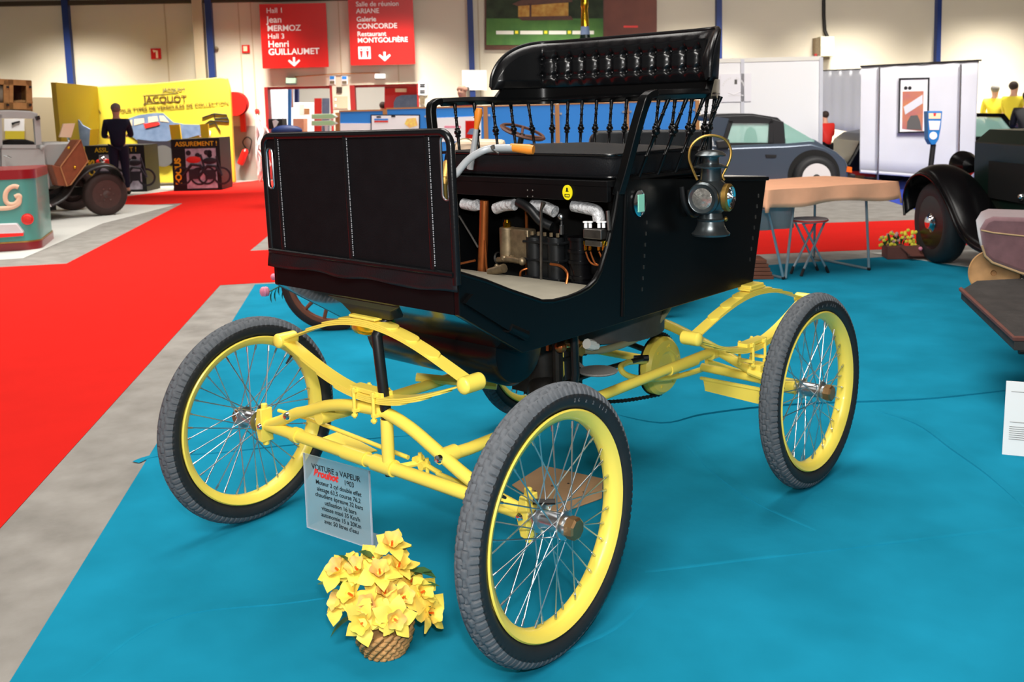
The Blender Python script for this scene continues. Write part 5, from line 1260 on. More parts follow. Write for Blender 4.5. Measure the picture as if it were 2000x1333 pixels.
t = thing('poster', 'white poster with a faint round emblem pinned on the white partition', 'poster', qf, loc=(cxm, -.02, q1.z))
MB(qf).bb(q0.x, q1.x, -.03, -.025, q1.z, q0.z).build('sheet', 'paper', t)
g = MB(qf); s_ = 1910/16.6
for a in range(14):
    if a in (6, 7): continue
    th = radians(160-a*10.8); g.box((cxm-.04+.19*cos(th), -.032, czm-.02+.19*sin(th)), (.022, .003, .03), ry=-(th-pi/2))
g.build('emblem_ring', 'sheet_white', t); g = MB(qf).box((cxm, -.032, czm-.13), (.26, .003, .016)).tube([(cxm-.13, -.032, czm-.08), (cxm-.04, -.032, czm-.12), (cxm+.08, -.032, czm-.07)], .007, 6)
g.build('emblem', 'sheet_white', t); MB(qf).box((cxm-.0, -.033, czm+.10), (.045, .003, .08)).build('emblem_mark', 'grey_print', t)

def curtain_panel(fr, px0, px1, ytop, ybot, label, waves, amp, v=0):
    t = thing('curtain_stand', label, 'curtain', fr, loc=((fr.p(px0, ytop, v).x+fr.p(px1, ytop, v).x)/2, v, 0))
    q0, q1 = fr.p(px0, ytop[0] if isinstance(ytop, tuple) else ytop, v), fr.p(px1, ytop[1] if isinstance(ytop, tuple) else ytop, v)
    b0, b1 = fr.p(px0, ybot[0] if isinstance(ybot, tuple) else ybot, v), fr.p(px1, ybot[1] if isinstance(ybot, tuple) else ybot, v)
    n = 60; rows = []
    for j in range(9):
        f = j/8; rows.append([(q0.x+(q1.x-q0.x)*i/n, v+amp*f*sin(waves*2*pi*i/n)+amp*.4*sin(i*.9), (q0.z+(q1.z-q0.z)*i/n)*(1-f)+(b0.z+(b1.z-b0.z)*i/n)*f) for i in range(n+1)])
    MB(fr).grid(rows).build('cloth', 'curtain', t, smooth=60, solid=.006)
    MB(fr).tube([(q0.x-.02, v, q0.z), (q1.x+.02, v, q1.z)], .014, 8).build('top_rail', 'dull_steel', t, smooth=True)
    MB(fr).tube([(b0.x, v, b0.z), (b1.x, v, b1.z)], .02, 8).build('bottom_hem', 'curtain', t, smooth=True)
    return t, q0, q1
of2 = Fr(G(1800, 372), radians(41.8)); 
ytp = (130, 118)
_t, q0, q1 = None, None, None
def cs():
    t = thing('curtain_stand', 'white curtain hung on steel poles, carrying the framed poster', 'curtain', of2)
    v = .0; a, b = of2.p(1683, 131, v), of2.p(1914, 119, v); c_, d_ = of2.p(1680, 335, v), of2.p(1904, 352, v); n = 70; rows = []
    for j in range(9):
        f = j/8; rows.append([(a.x+(b.x-a.x)*i/n+(c_.x-a.x)*f*(1-i/n)+(d_.x-b.x)*f*i/n, v+.03+.006*(1-f)*sin(i*.55)+.006*sin(i*.21), (a.z+(b.z-a.z)*i/n)*(1-f)+(c_.z+(d_.z-c_.z)*i/n)*f) for i in range(n+1)])
    MB(of2).grid(rows).build('cloth', 'curtain', t, smooth=60, solid=.006)
    MB(of2).tube([(a.x-.02, v, a.z+.01), (b.x+.02, v, b.z+.01)], .012, 8).build('top_rail', 'iron', t, smooth=True)
    MB(of2).tube([(c_.x, v, c_.z), (d_.x, v, d_.z)], .025, 8).build('bottom_hem', 'curtain', t, smooth=True)
    for px in (1715, 1872):
        x = of2.p(px, 300, -.04).x
        MB(of2).tube([(x, -.04, .02), (x, -.04, a.z)], .016, 10).build('pole', 'steel', t, smooth=True)
        MB(of2).box((x, -.04, .012), (.42, .05, .02), rz=.5).box((x, -.04, .012), (.05, .42, .02), rz=.5).build('foot', 'steel', t)
    q0, q1 = of2.p(1756, 153, -.05), of2.p(1813, 259, -.05)
    t = thing('framed_poster', 'black framed orange poster hanging on the white curtain', 'poster', of2, loc=((q0.x+q1.x)/2, -.05, q1.z))
    g = MB(of2); x0, x1, z0, z1 = q0.x, q1.x, q1.z, q0.z; e = .022
    g.bb(x0, x1, -.06, -.03, z0, z0+e).bb(x0, x1, -.06, -.03, z1-e, z1).bb(x0, x0+e, -.06, -.03, z0, z1).bb(x1-e, x1, -.06, -.03, z0, z1); g.build('frame', 'ink', t)
    MB(of2).bb(x0, x1, -.045, -.03, z0, z1).build('sheet', 'paper', t)
    P(of2, MB(of2), [(1763, 179), (1804, 178), (1802, 256), (1762, 252)], -.05, -.045).build('print', 'poster_orange', t)
    P(of2, MB(of2), [(1765, 209), (1802, 185), (1802, 202), (1768, 224)], -.055, -.05).build('slogan_band', 'curtain', t)
    P(of2, MB(of2), [(1771, 252), (1772, 238), (1779, 226), (1792, 225), (1797, 237), (1800, 254)], -.055, -.05).build('car_print', 'grey_print', t)
    g = MB(of2); [g.lathe([(0, -.002), (.028, 0)], of2.p(px, 172, -.05), (0, 1, 0), 12) for px in (1769, 1777)]; g.build('dots', 'ink', t)
cs()
cb = Fr(G(1642, 334), radians(41.8)); 
t = thing('curtain_stand', 'short white curtain further back between the partition and the poster curtain', 'curtain', cb)
a, b, c_, d_ = cb.p(1606, 138), cb.p(1683, 135), cb.p(1606, 248), cb.p(1682, 262)
rows = [[(a.x+(b.x-a.x)*i/40, .008*sin(i*.6), (a.z+(b.z-a.z)*i/40)*(1-j/6)+(c_.z+(d_.z-c_.z)*i/40)*j/6) for i in range(41)] for j in range(7)]
MB(cb).grid(rows).build('cloth', 'curtain', t, smooth=60, solid=.006)
MB(cb).tube([(a.x, 0, a.z), (b.x, 0, b.z)], .014, 8).build('top_rail', 'dull_steel', t); MB(cb).tube([(a.x, 0, 0), (a.x, 0, a.z)], .016, 8).build('pole', 'steel', t)
# parking meter
mf = Fr(G(1815, 395), radians(41.8))
t = thing('parking_meter', 'blue parking meter on a black post in front of the white curtain', 'parking meter', mf, loc=(mf.p(1818, 300).x, 0, 0))
P(mf, MB(mf), [(1812, 217), (1841, 217), (1838, 250), (1834, 272), (1827, 283), (1819, 283), (1813, 272)], -.06, .08).build('head', 'meter_blue', t, bevel=.01)
P(mf, MB(mf), [(1814, 221), (1838, 221), (1837, 232), (1814, 232)], -.066, -.06).build('sign_label', 'cream', t)
P(mf, MB(mf), [(1814, 236), (1837, 236), (1834, 254), (1816, 254)], -.066, -.06).build('window', 'curtain', t)
MB(mf).lathe([(.0, 0), (.05, 0), (.05, .006)], mf.p(1823, 265, -.066), (0, 1, 0), 20).build('dial', 'white', t)
P(mf, MB(mf), [(1823, 221), (1829, 221), (1827, 227), (1824, 227)], -.069, -.066).build('emblem', 'red', t)
q = mf.p(1819, 290); q2_ = mf.p(1823, 282); MB(mf).tube([(q.x-.05, 0, 0), (q2_.x, 0, q2_.z)], .035, 12).build('post', 'ink', t, smooth=True)
# car behind the curtain: wheel and dark flank
hf = GF(1745, 355)
t = thing('sports_car', 'dark car half hidden behind the poster curtain, one wheel showing', 'car', hf)
wheel_thing(t, hf, (hf.p(1740, 330).x, 0, .33), .33, .2, 'rubber_side', 'alloy', 'ink')
wheel_thing(t, hf, (hf.p(1740, 330).x+2.3, 0, .33), .33, .2, 'rubber_side', 'alloy', 'ink')
P(hf, MB(hf), [(1655, 346), (1655, 322), (1668, 300), (1680, 276), (1700, 262), (1770, 250), (1830, 262), (1960, 285), (2010, 305), (2010, 350), (1790, 348), (1778, 335), (1700, 335), (1690, 346)], .05, 1.5).build('body', 'gloss_black', t, bevel=.04)
P(hf, MB(hf), [(1657, 334), (1688, 336), (1710, 340), (1710, 346), (1660, 344)], -.02, .05).build('sill_lamp', 'red', t)
P(hf, MB(hf), [(1664, 342), (1690, 344), (1684, 350), (1668, 348)], -.1, .0).build('bumper', 'tan_wood', t)
# car beyond the curtain on the right: windscreen and bonnet
vf = GF(1960, 345)
t = thing('open_car', 'dark car with a bright windscreen behind the green vintage car', 'car', vf)
P(vf, MB(vf), [(1880, 345), (1880, 270), (1915, 267), (2080, 270), (2080, 345)], 0, 1.4).build('body', 'gloss_black', t, bevel=.03)
g = MB(vf); P(vf, g, [(1905, 221), (1960, 222), (1960, 229), (1905, 228)], .3, .36); P(vf, g, [(1950, 222), (1962, 222), (1998, 268), (1988, 268)], .3, .36); g.build('windscreen_frame', 'gloss_black', t)
P(vf, MB(vf), [(1905, 228), (1955, 229), (1988, 268), (1905, 270)], .32, .34).build('windscreen', 'car_glass', t)
P(vf, MB(vf), [(1925, 232), (1945, 236), (1965, 266), (1945, 264)], .6, .66).build('red_seat', 'dark_red', t)
P(vf, MB(vf), [(1908, 232), (1918, 234), (1945, 268), (1906, 268)], .7, .76).build('white_seat', 'white', t)
P(vf, MB(vf), [(1950, 236), (1962, 238), (1980, 262), (1966, 262)], .7, .76).build('white_seat', 'white', t)
for px in (1900, 2060): wheel_thing(t, vf, (vf.p(px, 330).x, .0, .31), .31, .18, 'rubber_side', 'alloy', 'ink')

# people
def at_depth(px, dep): p = CAM+ray(px, 300)*dep; return (p.x, p.y, 0)
vyaw = lambda px: atan2(ray(px, 200).y, ray(px, 200).x)-pi/2
person('person in a yellow shirt seen from behind, with grey hair, by the far wall', Fr(at_depth(1940, 20.4), vyaw(1940)), 1.62, 'shirt_yellow', 'denim', 'hair_grey', 0, group=None)
person('person in a yellow shirt with dark hair looking right, beside the grey-haired one', Fr(at_depth(1976, 19.6), vyaw(1976)-.5), 1.66, 'shirt_yellow', 'denim', 'hair_dark', 0)
person('person in dark clothes cut off by the right edge of the picture', Fr(at_depth(2004, 15), vyaw(2004)), 1.45, 'ink', 'ink', 'hair_dark', 0)
person('person in a red top sitting behind the grey coupe', Fr(at_depth(1614, 17.2), vyaw(1614)+.6), 1.2, 'red', 'ink', 'hair_dark', .1)
# ---- blue display boards behind the steam car
df = Fr((CAM+ray(1000, 300)*16.3).xy.to_3d(), radians(41.8))
tops = [(660, 219, 752), (752, 214, 838), (838, 212, 948), (948, 209, 1088), (1088, 205, 1224), (1224, 201, 1362)]
for i, (a, y, b) in enumerate(tops):
    q0, q1 = df.p(a, y), df.p(b, y-2)
    t = thing('display_board', ('leftmost blue display board with an orange top edge', 'blue display board with a framed notice, left of the seat', 'blue display board with a white lower part behind the left spindles', 'plain blue display board behind the throttle lever', 'plain blue display board behind the middle of the seat', 'rightmost blue display board behind the seat post')[i], 'display board', df, 'blue display boards', loc=((q0.x+q1.x)/2, 0, 0))
    MB(df).bb(q0.x+.02, q1.x-.02, 0, .04, .1, q0.z).build('panel', 'panel_blue', t)
    MB(df).bb(q1.x-.035, q1.x+.035, -.02, .06, 0, q1.z+.03).build('post', 'wood_edge', t)
    MB(df).bb(q0.x+.02, q1.x-.02, -.01, .05, q0.z, q0.z+.025).build('top_edge', 'wood_edge', t)
    g = MB(df)
    for z in (q1.z-.13, q1.z-.62): g.cyl((q1.x-.06, -.01, z), (q1.x-.06, -.03, z), .02, 8).cyl((q1.x+.06, -.01, z), (q1.x+.06, -.03, z), .02, 8)
    g.build('hinge', 'steel', t)
    if i == 0: P(df, MB(df), quad(664, 241, 724, 262), -.012, 0).build('white_panel', 'paper', t)
    if i == 2: P(df, MB(df), [(835, 231), (940, 227), (940, 275), (835, 278)], -.012, 0).build('white_panel', 'paper', t); P(df, MB(df), quad(909, 236, 934, 272), -.02, -.012).build('photo', 'red_carpet', t); P(df, MB(df), [(912, 262), (918, 252), (930, 250), (933, 264)], -.025, -.02).build('photo_detail', 'blue_print', t); P(df, MB(df), quad(868, 246, 900, 250), -.016, -.012).build('print_line', 'pink', t)
    if i == 1:
        P(df, MB(df), quad(724, 224, 820, 262), -.03, 0).build('frame', 'navy', t)
        P(df, MB(df), quad(726, 226, 818, 262), -.035, -.03).build('sheet', 'paper', t)
        P(df, MB(df), quad(731, 232, 758, 235), -.04, -.035).build('print_line', 'panel_blue', t)
        P(df, MB(df), quad(731, 236, 758, 239), -.04, -.035).build('print_line', 'red', t)
        P(df, MB(df), [(795, 232), (812, 230), (816, 245), (800, 250), (790, 242)], -.04, -.035).build('photo', 'petal_pink', t)
        g = MB(df); P(df, g, quad(735, 227, 744, 230), -.04, -.035); g.build('lettering', 'ink', t); P(df, MB(df), quad(764, 226, 772, 229), -.04, -.035).build('lettering', 'ink', t)
# green direction arrows, bin and blue bag
gf = Fr((CAM+ray(632, 300)*14.6).xy.to_3d(), radians(41.8))
t = thing('arrow_sign', 'pale green double arrow sign on a post left of the blue boards', 'sign', gf)
for k, y in enumerate((222, 235)):
    P(gf, MB(gf), [(608, y+1), (650, y), (660, y+6), (650, y+11), (608, y+11)], -.03, 0).build('arrow_board', 'white', t)
    P(gf, MB(gf), [(609, y+2), (648, y+1), (656, y+6), (648, y+9.5), (609, y+9.5)], -.04, -.03).build('green_face', 'sign_green', t)
MB(gf).cyl((gf.p(638, 250).x, 0, 0), (gf.p(638, 250).x, 0, gf.p(638, 236).z), .03, 10).build('post', 'curtain', t)
P(gf, MB(gf), quad(655, 220, 663, 262), .0, .06).build('side_post', 'wood_edge', t)
nf = Fr((CAM+ray(540, 300)*15.2).xy.to_3d(), radians(41.8))
t = thing('basket', 'black wire basket left of the green arrow sign', 'basket', nf)
q0, q1 = nf.p(523, 230), nf.p(552, 252)
g = MB(nf); g.bb(q0.x, q1.x, 0, .3, q1.z, q0.z-.02); g.build('body', 'ink', t, bevel=.01)
MB(nf).bb(q0.x+.02, q0.x+.05, .1, .15, 0, q1.z).bb(q1.x-.05, q1.x-.02, .1, .15, 0, q1.z).build('leg', 'ink', t)
P(nf, MB(nf), [(532, 236), (538, 234), (544, 238), (540, 246), (535, 250)], -.02, 0).build('paper', 'curtain', t)
bgf = Fr((CAM+ray(560, 300)*14.9).xy.to_3d(), radians(41.8))
t = thing('side_table', 'small table holding the blue bag, behind the leather dash', 'table', bgf)
a, b = bgf.p(525, 262), bgf.p(590, 262)
MB(bgf).bb(a.x, b.x, -.2, .3, a.z-.04, a.z).build('top', 'oak', t)
for x in (a.x+.05, b.x-.05): MB(bgf).bb(x-.02, x+.02, 0, .04, 0, a.z-.04).build('leg', 'iron', t)
tag(MB(bgf).ball(bgf.p(560, 256), .2, 14, (1.2, .5, .45)).build('bag', 'blue_post', smooth=True), 'crumpled blue bag on the small table behind the dash', 'bag')

person('bald person in a dark top bending forward behind the seat rail', Fr((CAM+ray(910, 300)*17.4).xy.to_3d(), vyaw(908)+pi*.80), 1.86, 'dark_red', 'denim', 'hair_grey', .05, hairy=False, face=True)
person('person in black standing inside the right doorway', Fr(WALL.at(wu(730), 2.0, 0), WY+.2), 1.62, 'ink', 'ink', 'hair_dark')
person('person in grey beside the one in black in the right doorway', Fr(WALL.at(wu(744), 3.2, 0), WY-.2), 1.60, 'grey_print', 'ink', 'hair_dark')
person('person in dark clothes at the left side of the right doorway', Fr(WALL.at(wu(700), 2.2, 0), WY+.1), 1.40, 'ink', 'ink', 'hair_dark')

# tall yellow necked prop behind the seat back
bo = Fr((CAM+ray(1147, 300)*17.2).xy.to_3d(), radians(41.8))
t = thing('giant_bottle', 'tall bottle with a yellow foil neck rising behind the seat back', 'bottle', bo)
z1 = bo.p(1147, 68).z; z2 = bo.p(1147, 52).z; z3 = bo.p(1147, 13).z; z4 = bo.p(1147, -60).z
MB(bo).lathe([(0, 0), (.32, 0), (.32, z1-.9), (.22, z1-.5), (.10, z1-.12), (.085, z1)], (0, 0, 0), (0, 0, 1), 28).build('glass_body', 'green_black', t, smooth=40)
MB(bo).lathe([(.085, z1-.02), (.072, z2)], (0, 0, 0), (0, 0, 1), 24).build('neck_label', 'blue_print', t, smooth=40)
MB(bo).lathe([(.072, z2), (.055, z3-.03), (.066, z3), (.066, z3+.09), (.052, z3+.14), (.055, z4), (0, z4)], (0, 0, 0), (0, 0, 1), 24).build('foil', 'gold', t, smooth=40)

# ---- antique runabout close behind the steam car
rf = Fr(G(655, 645), radians(45))        # local x toward the car's tail end, wheel plane along x
t = thing('antique_runabout', 'old brown runabout with wooden wheels and steering wheel behind the steam car', 'car', rf)
wheel_thing(t, rf, (-.0, 0, .33), .33, .07, 'tyre_old', 'rust_wood', 'rust_wood', spokes=12)
wheel_thing(t, rf, (1.95, 0, .33), .33, .07, 'tyre_old', 'rust_wood', 'rust_wood', spokes=12)
wheel_thing(t, rf, (-.0, 1.2, .33), .33, .07, 'tyre_old', 'rust_wood', 'rust_wood', spokes=12)
wheel_thing(t, rf, (1.95, 1.2, .33), .33, .07, 'tyre_old', 'rust_wood', 'rust_wood', spokes=12)
MB(rf).tube([(0, 0, .33), (0, 1.2, .33)], .025, 8).tube([(1.95, 0, .33), (1.95, 1.2, .33)], .025, 8).build('axle', 'iron', t)
MB(rf).bb(.25, 2.35, .22, .98, .42, .60).build('chassis', 'iron', t)
MB(rf).bb(1.15, 2.4, .1, 1.1, .6, .98).build('body', 'rust_wood', t, bevel=.03)
SWc = (CAM+ray(1021, 258)*5.4)
swf = Fr((SWc.x, SWc.y, 0), radians(41.8))
ax = (CR*-.35*0+Vector((0, 0, 1))*.92+CR*.30*1-CF*.2).normalized()
MB().lathe([(.112, -.006), (.112, .006), (.124, .008), (.132, .0), (.124, -.008)], SWc, ax, 48, closed=True).build('steering_wheel', 'dark_wood', t, smooth=50)
g = MB(); a = ax.orthogonal().normalized(); b = ax.cross(a)
for i in range(4): e = a*cos(i*pi/2)+b*sin(i*pi/2); g.tube([SWc-ax*.02, SWc+e*.115], .008, 8)
g.build('steering_spokes', 'dark_wood', t, smooth=True)
MB().tube([SWc-ax*.01, SWc-ax*.35+CR*.02, SWc-ax*.7], .016, 10).build('steering_column', 'iron', t, smooth=True)
sf2 = Fr(((CAM+ray(1200, 300)*5.6).x, (CAM+ray(1200, 300)*5.6).y, 0), radians(41.8))
P(sf2, MB(sf2), [(1150, 300), (1154, 268), (1168, 256), (1300, 254), (1385, 254), (1392, 262), (1392, 300)], 0, .14).build('seat_back', 'leather', t, bevel=.03, smooth=50)
P(sf2, MB(sf2), [(1080, 296), (1100, 290), (1150, 286), (1150, 310), (1080, 310)], 0, .3).build('seat_cushion', 'tan_wood', t, bevel=.01)
sf3 = Fr(((CAM+ray(890, 300)*5.0).x, (CAM+ray(890, 300)*5.0).y, 0), radians(41.8))
P(sf3, MB(sf3), [(880, 330), (880, 286), (896, 274), (985, 276), (985, 330)], 0, .3).build('cowl', 'cream', t, bevel=.02)
cc = sf3.p(908, 292, -.05); MB(sf3).lathe([(.052, -.004), (.058, 0), (.052, .004)], cc, (.3, -1, 0), 32, closed=True).build('horn_ring', 'bronze', t, smooth=True)
# pink tulip with leaves behind the far front wheel
pf2 = GF(655, 645, radians(41.8))
t = thing('tulip_plant', 'pink artificial tulip with green leaves tied by the old wooden wheel', 'flower', pf2)
def PP(px, py, v=0): return pf2.p(px, py, v)
MB(pf2).tube([PP(566, 566), PP(545, 560), PP(519, 574)], .004, 6).build('stem', 'leaf', t, smooth=True)
g = MB(pf2); c = PP(517, 570)
for i in range(5): a = 2*pi*i/5; g.ball(c+Vector((.014*cos(a), .014*sin(a), 0)), .024, 8, (.8, .8, 1.3))
g.build('flower', 'pink', t, smooth=True)
g = MB(pf2); c = PP(535, 541); g.ball(c, .022, 10); g.build('flower', 'pink', t, smooth=True)
MB(pf2).tube([PP(562, 570), PP(545, 556), PP(535, 541)], .004, 6).build('stem', 'leaf', t)
for a_, b_ in (((543, 560), (539, 590)), ((535, 564), (531, 592)), ((550, 552), (546, 578)), ((560, 560), (552, 585)), ((556, 575), (575, 560))): leaf(PP(*a_), PP(*b_), .022, t, pf2)

# ---- yellow insurance stand on the left
yf = Fr((CAM+ray(300, 300)*20.0).xy.to_3d(), radians(43.5))
t = thing('exhibition_stand_wall', 'tall yellow stand wall with lettering and a blue car print', 'stand wall', yf)
main = [(183, 169), (300, 163), (430, 151), (443, 153), (449, 175), (459, 357), (300, 358), (196, 358)]
P(yf, MB(yf), main, 0, .12).build('wall_panel', 'stand_yellow', t, bevel=.02)
# side wing turning toward the viewer
A_ = yf.p(183, 169, 0); wv_ = -1.6
wa, wb = yf.p(99, 161, wv_), yf.p(120, 372, wv_)
B_ = yf.p(192, 358, 0)
MB(yf).prism([(A_.x, 0, A_.z), (wa.x, wv_, wa.z), (wb.x, wv_, 0), (B_.x, 0, 0)], (.08, .02, 0)).build('side_wing', 'stand_yellow', t)
def ytext(mb, s, px, py, h, v, al='LEFT', slope=0, bold=0):
    q = yf.p(px, py, v); mb.text(s, h, Matrix.Translation((q.x, v, q.z)) @ Matrix.Rotation(slope, 4, 'Y') @ Matrix.Rotation(pi/2, 4, 'X'), al, bold, .002)
for a_ in (('JACQUOT', 281, 201, .19, -.01), ('TOUS TYPES DE VEHICULES DE COLLECTION', 228, 221, .112, -.01, 'LEFT', -.05), ('A', 190, 222, .112, -.01)):
    g = MB(yf); ytext(g, *a_); g.build('lettering', 'dark_wood', t)
g = MB(yf); ytext(g, 'JACQUOT', 318, 179, .10, -.01); P(yf, g, [(280, 203), (350, 198), (350, 197.3), (280, 202.3)], -.008, -.004); P(yf, g, [(279, 187), (349, 182), (349, 181.3), (279, 186.3)], -.008, -.004); g.build('small_lettering', 'grey_print', t)
# wing lettering
wu_ = Vector((A_.x-wa.x, -wv_, 0)); wl = wu_.length; wu_.normalize()
def wtext(mb, s, f, z, h): 
    o = Vector((wa.x, wv_, 0))+wu_*(wl*f)+Vector((.0, -.012, z)); R = Matrix((( wu_.x, 0, wu_.y, o.x), (wu_.y, 0, -wu_.x, o.y), (0, 1, 0, o.z), (0, 0, 0, 1)))
    mb.text(s, h, R, 'LEFT', 0, .002)
g = MB(yf); wtext(g, 'AUTOMOBILES ANCIENNES', .12, 1.42, .13); wtext(g, 'JACQUOT', .5, 1.78, .2); g.build('side_lettering', 'dark_wood', t)
# printed blue car
P(yf, MB(yf), [(243, 240), (250, 232), (270, 225), (300, 221), (318, 221), (330, 232), (338, 239), (360, 243), (395, 244), (395, 262), (350, 275), (335, 273), (322, 277), (300, 276), (268, 274), (250, 262)], -.02, 0).build('car_print', 'blue_print', t)
g = MB(yf); P(yf, g, [(247, 238), (258, 234), (258, 246), (246, 247)], -.025, -.02); P(yf, g, [(262, 233), (281, 231), (282, 240), (262, 245)], -.025, -.02); P(yf, g, [(289, 229), (307, 227), (309, 237), (290, 240)], -.025, -.02); P(yf, g, [(311, 226), (319, 226), (330, 239), (313, 237)], -.025, -.02); g.build('window_print', 'cream', t)
P(yf, MB(yf), [(280, 242), (310, 239), (312, 244), (284, 251)], -.03, -.02).build('seat_print', 'red', t)
P(yf, MB(yf), [(268, 272), (300, 276), (330, 276), (350, 276), (345, 300), (335, 325), (300, 310), (270, 292)], -.024, 0).build('car_shadow_print', 'moto_dark', t)
MB(yf).lathe([(.0, 0), (.22, 0), (.22, .01)], yf.p(318, 305, -.04), (0, 1, 0), 24).build('wheel_print', 'grey_print', t)
g = MB(yf)
for pts in ([(395, 230), (418, 222), (442, 224), (447, 236)], [(418, 222), (420, 232), (445, 231)], [(398, 245), (410, 236), (447, 238)], [(400, 262), (404, 245), (420, 240), (430, 256)]): g.tube([yf.p(x, y, -.01) for x, y in pts], .012, 6)
g.build('line_drawing', 'ink', t)
P(yf, MB(yf), [(388, 262), (394, 252), (404, 250), (412, 258), (410, 266), (390, 267)], -.012, 0).build('figure_print', 'white', t)
P(yf, MB(yf), [(118, 244), (126, 232), (145, 228), (155, 236), (160, 244), (178, 254), (180, 285), (130, 290)], -.9, -.85).build('car_print', 'blue_print', t)
# counters
def counter(pxs, v0, v1, label, banner, motos, gr):
    t = thing('display_counter', label, 'counter', yf, gr, loc=((yf.p(pxs[0][0], 300, v0).x+yf.p(pxs[1][0], 300, v0).x)/2, v0, 0))
    q = [yf.p(x, y, v0) for x, y in pxs]
    MB(yf).prism([(q[0].x, v0, q[0].z), (q[1].x, v0, q[1].z), (q[1].x, v0, 0), (q[0].x, v0, 0)], (0, v1-v0, 0)).build('cabinet', 'ink', t)
    x0, x1 = q[0].x, q[1].x; H_ = q[0].z; W = x1-x0
    g = MB(yf); g.text(banner, .12, Matrix.Translation((x0+W*.52, v0-.006, H_-.13)) @ Matrix.Rotation(pi/2, 4, 'X'), 'CENTER', .001, .001); g.build('lettering', 'brochure', t); g = MB(yf)
    g.text('FOCUS', .16, Matrix.Translation((x0+.16, v0-.006, .12)) @ Matrix.Rotation(-pi/2, 4, 'Y') @ Matrix.Rotation(pi/2, 4, 'X'), 'LEFT', .006, .001)
    g.build('lettering', 'brochure', t)
    MB(yf).bb(x0+.26, x1-.08, v0-.006, v0, .04, H_-.18).build('photo_print', 'moto_white', t)
    def mo(cx, s, tk):
        g = MB(yf); z0_ = .30*s
        for dx in (-.24, .24): g.lathe([(.15*s, 0), (.19*s, .0), (.19*s, .004), (.15*s, .004)], (cx+dx*s, v0-.012, z0_), (0, 1, 0), 24, closed=True)
        g.tube([(cx-.24*s, v0-.01, z0_), (cx-.05*s, v0-.01, .52*s), (cx+.12*s, v0-.01, .50*s), (cx+.24*s, v0-.01, z0_)], .03*s, 6).box((cx, v0-.01, .33*s), (.22*s, .01, .20*s)).tube([(cx+.24*s, v0-.01, z0_), (cx+.14*s, v0-.01, .72*s)], .02*s, 6)
        g.build('motorcycle_print', 'moto_dark', t)
        MB(yf).ball((cx+.0*s, v0-.012, .62*s), .10*s, 10, (1.5, .12, .7)).build('fuel_tank_print', tk, t, smooth=True)
    for cx, s, tk in motos: mo(x0+W*cx, s, tk)
    g = MB(yf); P_ = [(x0+.3, v0-.012, H_-.42), (x0+.34, v0-.012, H_-.28)]
    for k in range(7): g.ball((x0+.32+.17*k if x0+.32+.17*k < x1-.15 else x1-.2, v0-.008, H_-.26-.05*(k % 2)), .05, 8, (1, .15, 1))
    g.build('helmet_print', 'moto_dark', t)
    return t
counter([(333, 273), (428, 269)], -1.5, -.75, 'right black counter with motorcycle photos at the yellow stand', 'ASSUREMENT !', [(.45, .95, 'red'), (.78, .9, 'moto_dark')], 'black display counters')
counter([(165, 285), (281, 283)], -1.35, -.6, 'left black counter with motorcycle photos behind the standing person', 'ASSUREMENT !', [(.3, .95, 'red'), (.82, .9, 'moto_dark')], 'black display counters')
for (pxs, v, lab) in (([(330, 244), (350, 243), (354, 273), (335, 275)], -1.2, 'upright yellow leaflet holder at the left end of the right counter'), ([(390, 243), (406, 242), (408, 270), (393, 271)], -1.2, 'upright yellow leaflet holder near the right end of the right counter'), ([(176, 253), (192, 252), (190, 283), (174, 285)], -1.1, 'upright yellow leaflet holder on the left counter')):
    o = P(yf, MB(yf), pxs, v, v+.06).build('leaflet_holder', 'brochure'); tag(o, lab, 'leaflet holder', 'yellow leaflet holders')
person('person in navy overalls with grey hair, back turned, at the yellow stand', Fr(G(238, 380), vyaw(238)), 1.66, 'navy', 'navy', 'hair_grey', .03, arms=((.22, .1), (.25, .12)))
g = MB(Fr(G(238, 380), vyaw(238)))
# hose reel and extinguisher
hr = WALL; c = WALL.p(458, 203, -.45)
t = thing('hose_reel', 'round red fire hose reel on the wall right of the yellow stand', 'hose reel', WALL, loc=(c.x, 0, c.z-.28))
R1 = (WALL.p(484, 203, -.45).x-WALL.p(436, 203, -.45).x)/2
MB(WALL).lathe([(0, -.02), (R1*.97, -.02), (R1, .0), (R1*.97, .02), (R1*.8, .03), (R1*.8, .12)], c, (0, 1, 0), 40).build('front_disc', 'signal_red', t, smooth=40)
MB(WALL).lathe([(R1*.8, 0), (R1*.85, .03), (R1*.85, .13), (R1*.8, .16)], c+Vector((0, .05, 0)), (0, 1, 0), 32).build('hose', 'ink', t, smooth=40)
MB(WALL).lathe([(0, 0), (R1, 0), (R1, .02), (0, .02)], c+Vector((0, .22, 0)), (0, 1, 0), 32).build('back_disc', 'dark_red', t)
MB(WALL).cyl(c+Vector((0, .2, 0)), (c.x, 0, c.z), .05, 10).bb(c.x+.02, c.x+.13, -.12, -.02, c.z-.60, c.z-.2).build('bracket', 'signal_red', t)
c = WALL.p(475, 305, -.12)
t = thing('fire_extinguisher', 'red fire extinguisher hanging on the wall below the hose reel', 'fire extinguisher', WALL, loc=(c.x, -.12, c.z-.25))
a, b = WALL.p(469, 322, -.12), WALL.p(481, 291, -.12)
MB(WALL).tube([a, a.lerp(b, .08), a.lerp(b, .85), b], [.05, .075, .075, .03], 16).build('cylinder', 'signal_red', t, smooth=True)
MB(WALL).tube(smoothpath([b, WALL.p(474, 278, -.12), WALL.p(482, 268, -.12), WALL.p(491, 274, -.12), WALL.p(489, 288, -.12), WALL.p(486, 300, -.12)], 4), .012, 8).build('hose', 'ink', t, smooth=True)
tag(MB(WALL).lathe([(0, -.01), (.05, 0), (.05, .02)], WALL.p(502, 217, -.03), (0, 1, 0), 20).build('call_point', 'red'), 'small round red call point left of the doorway', 'call point')
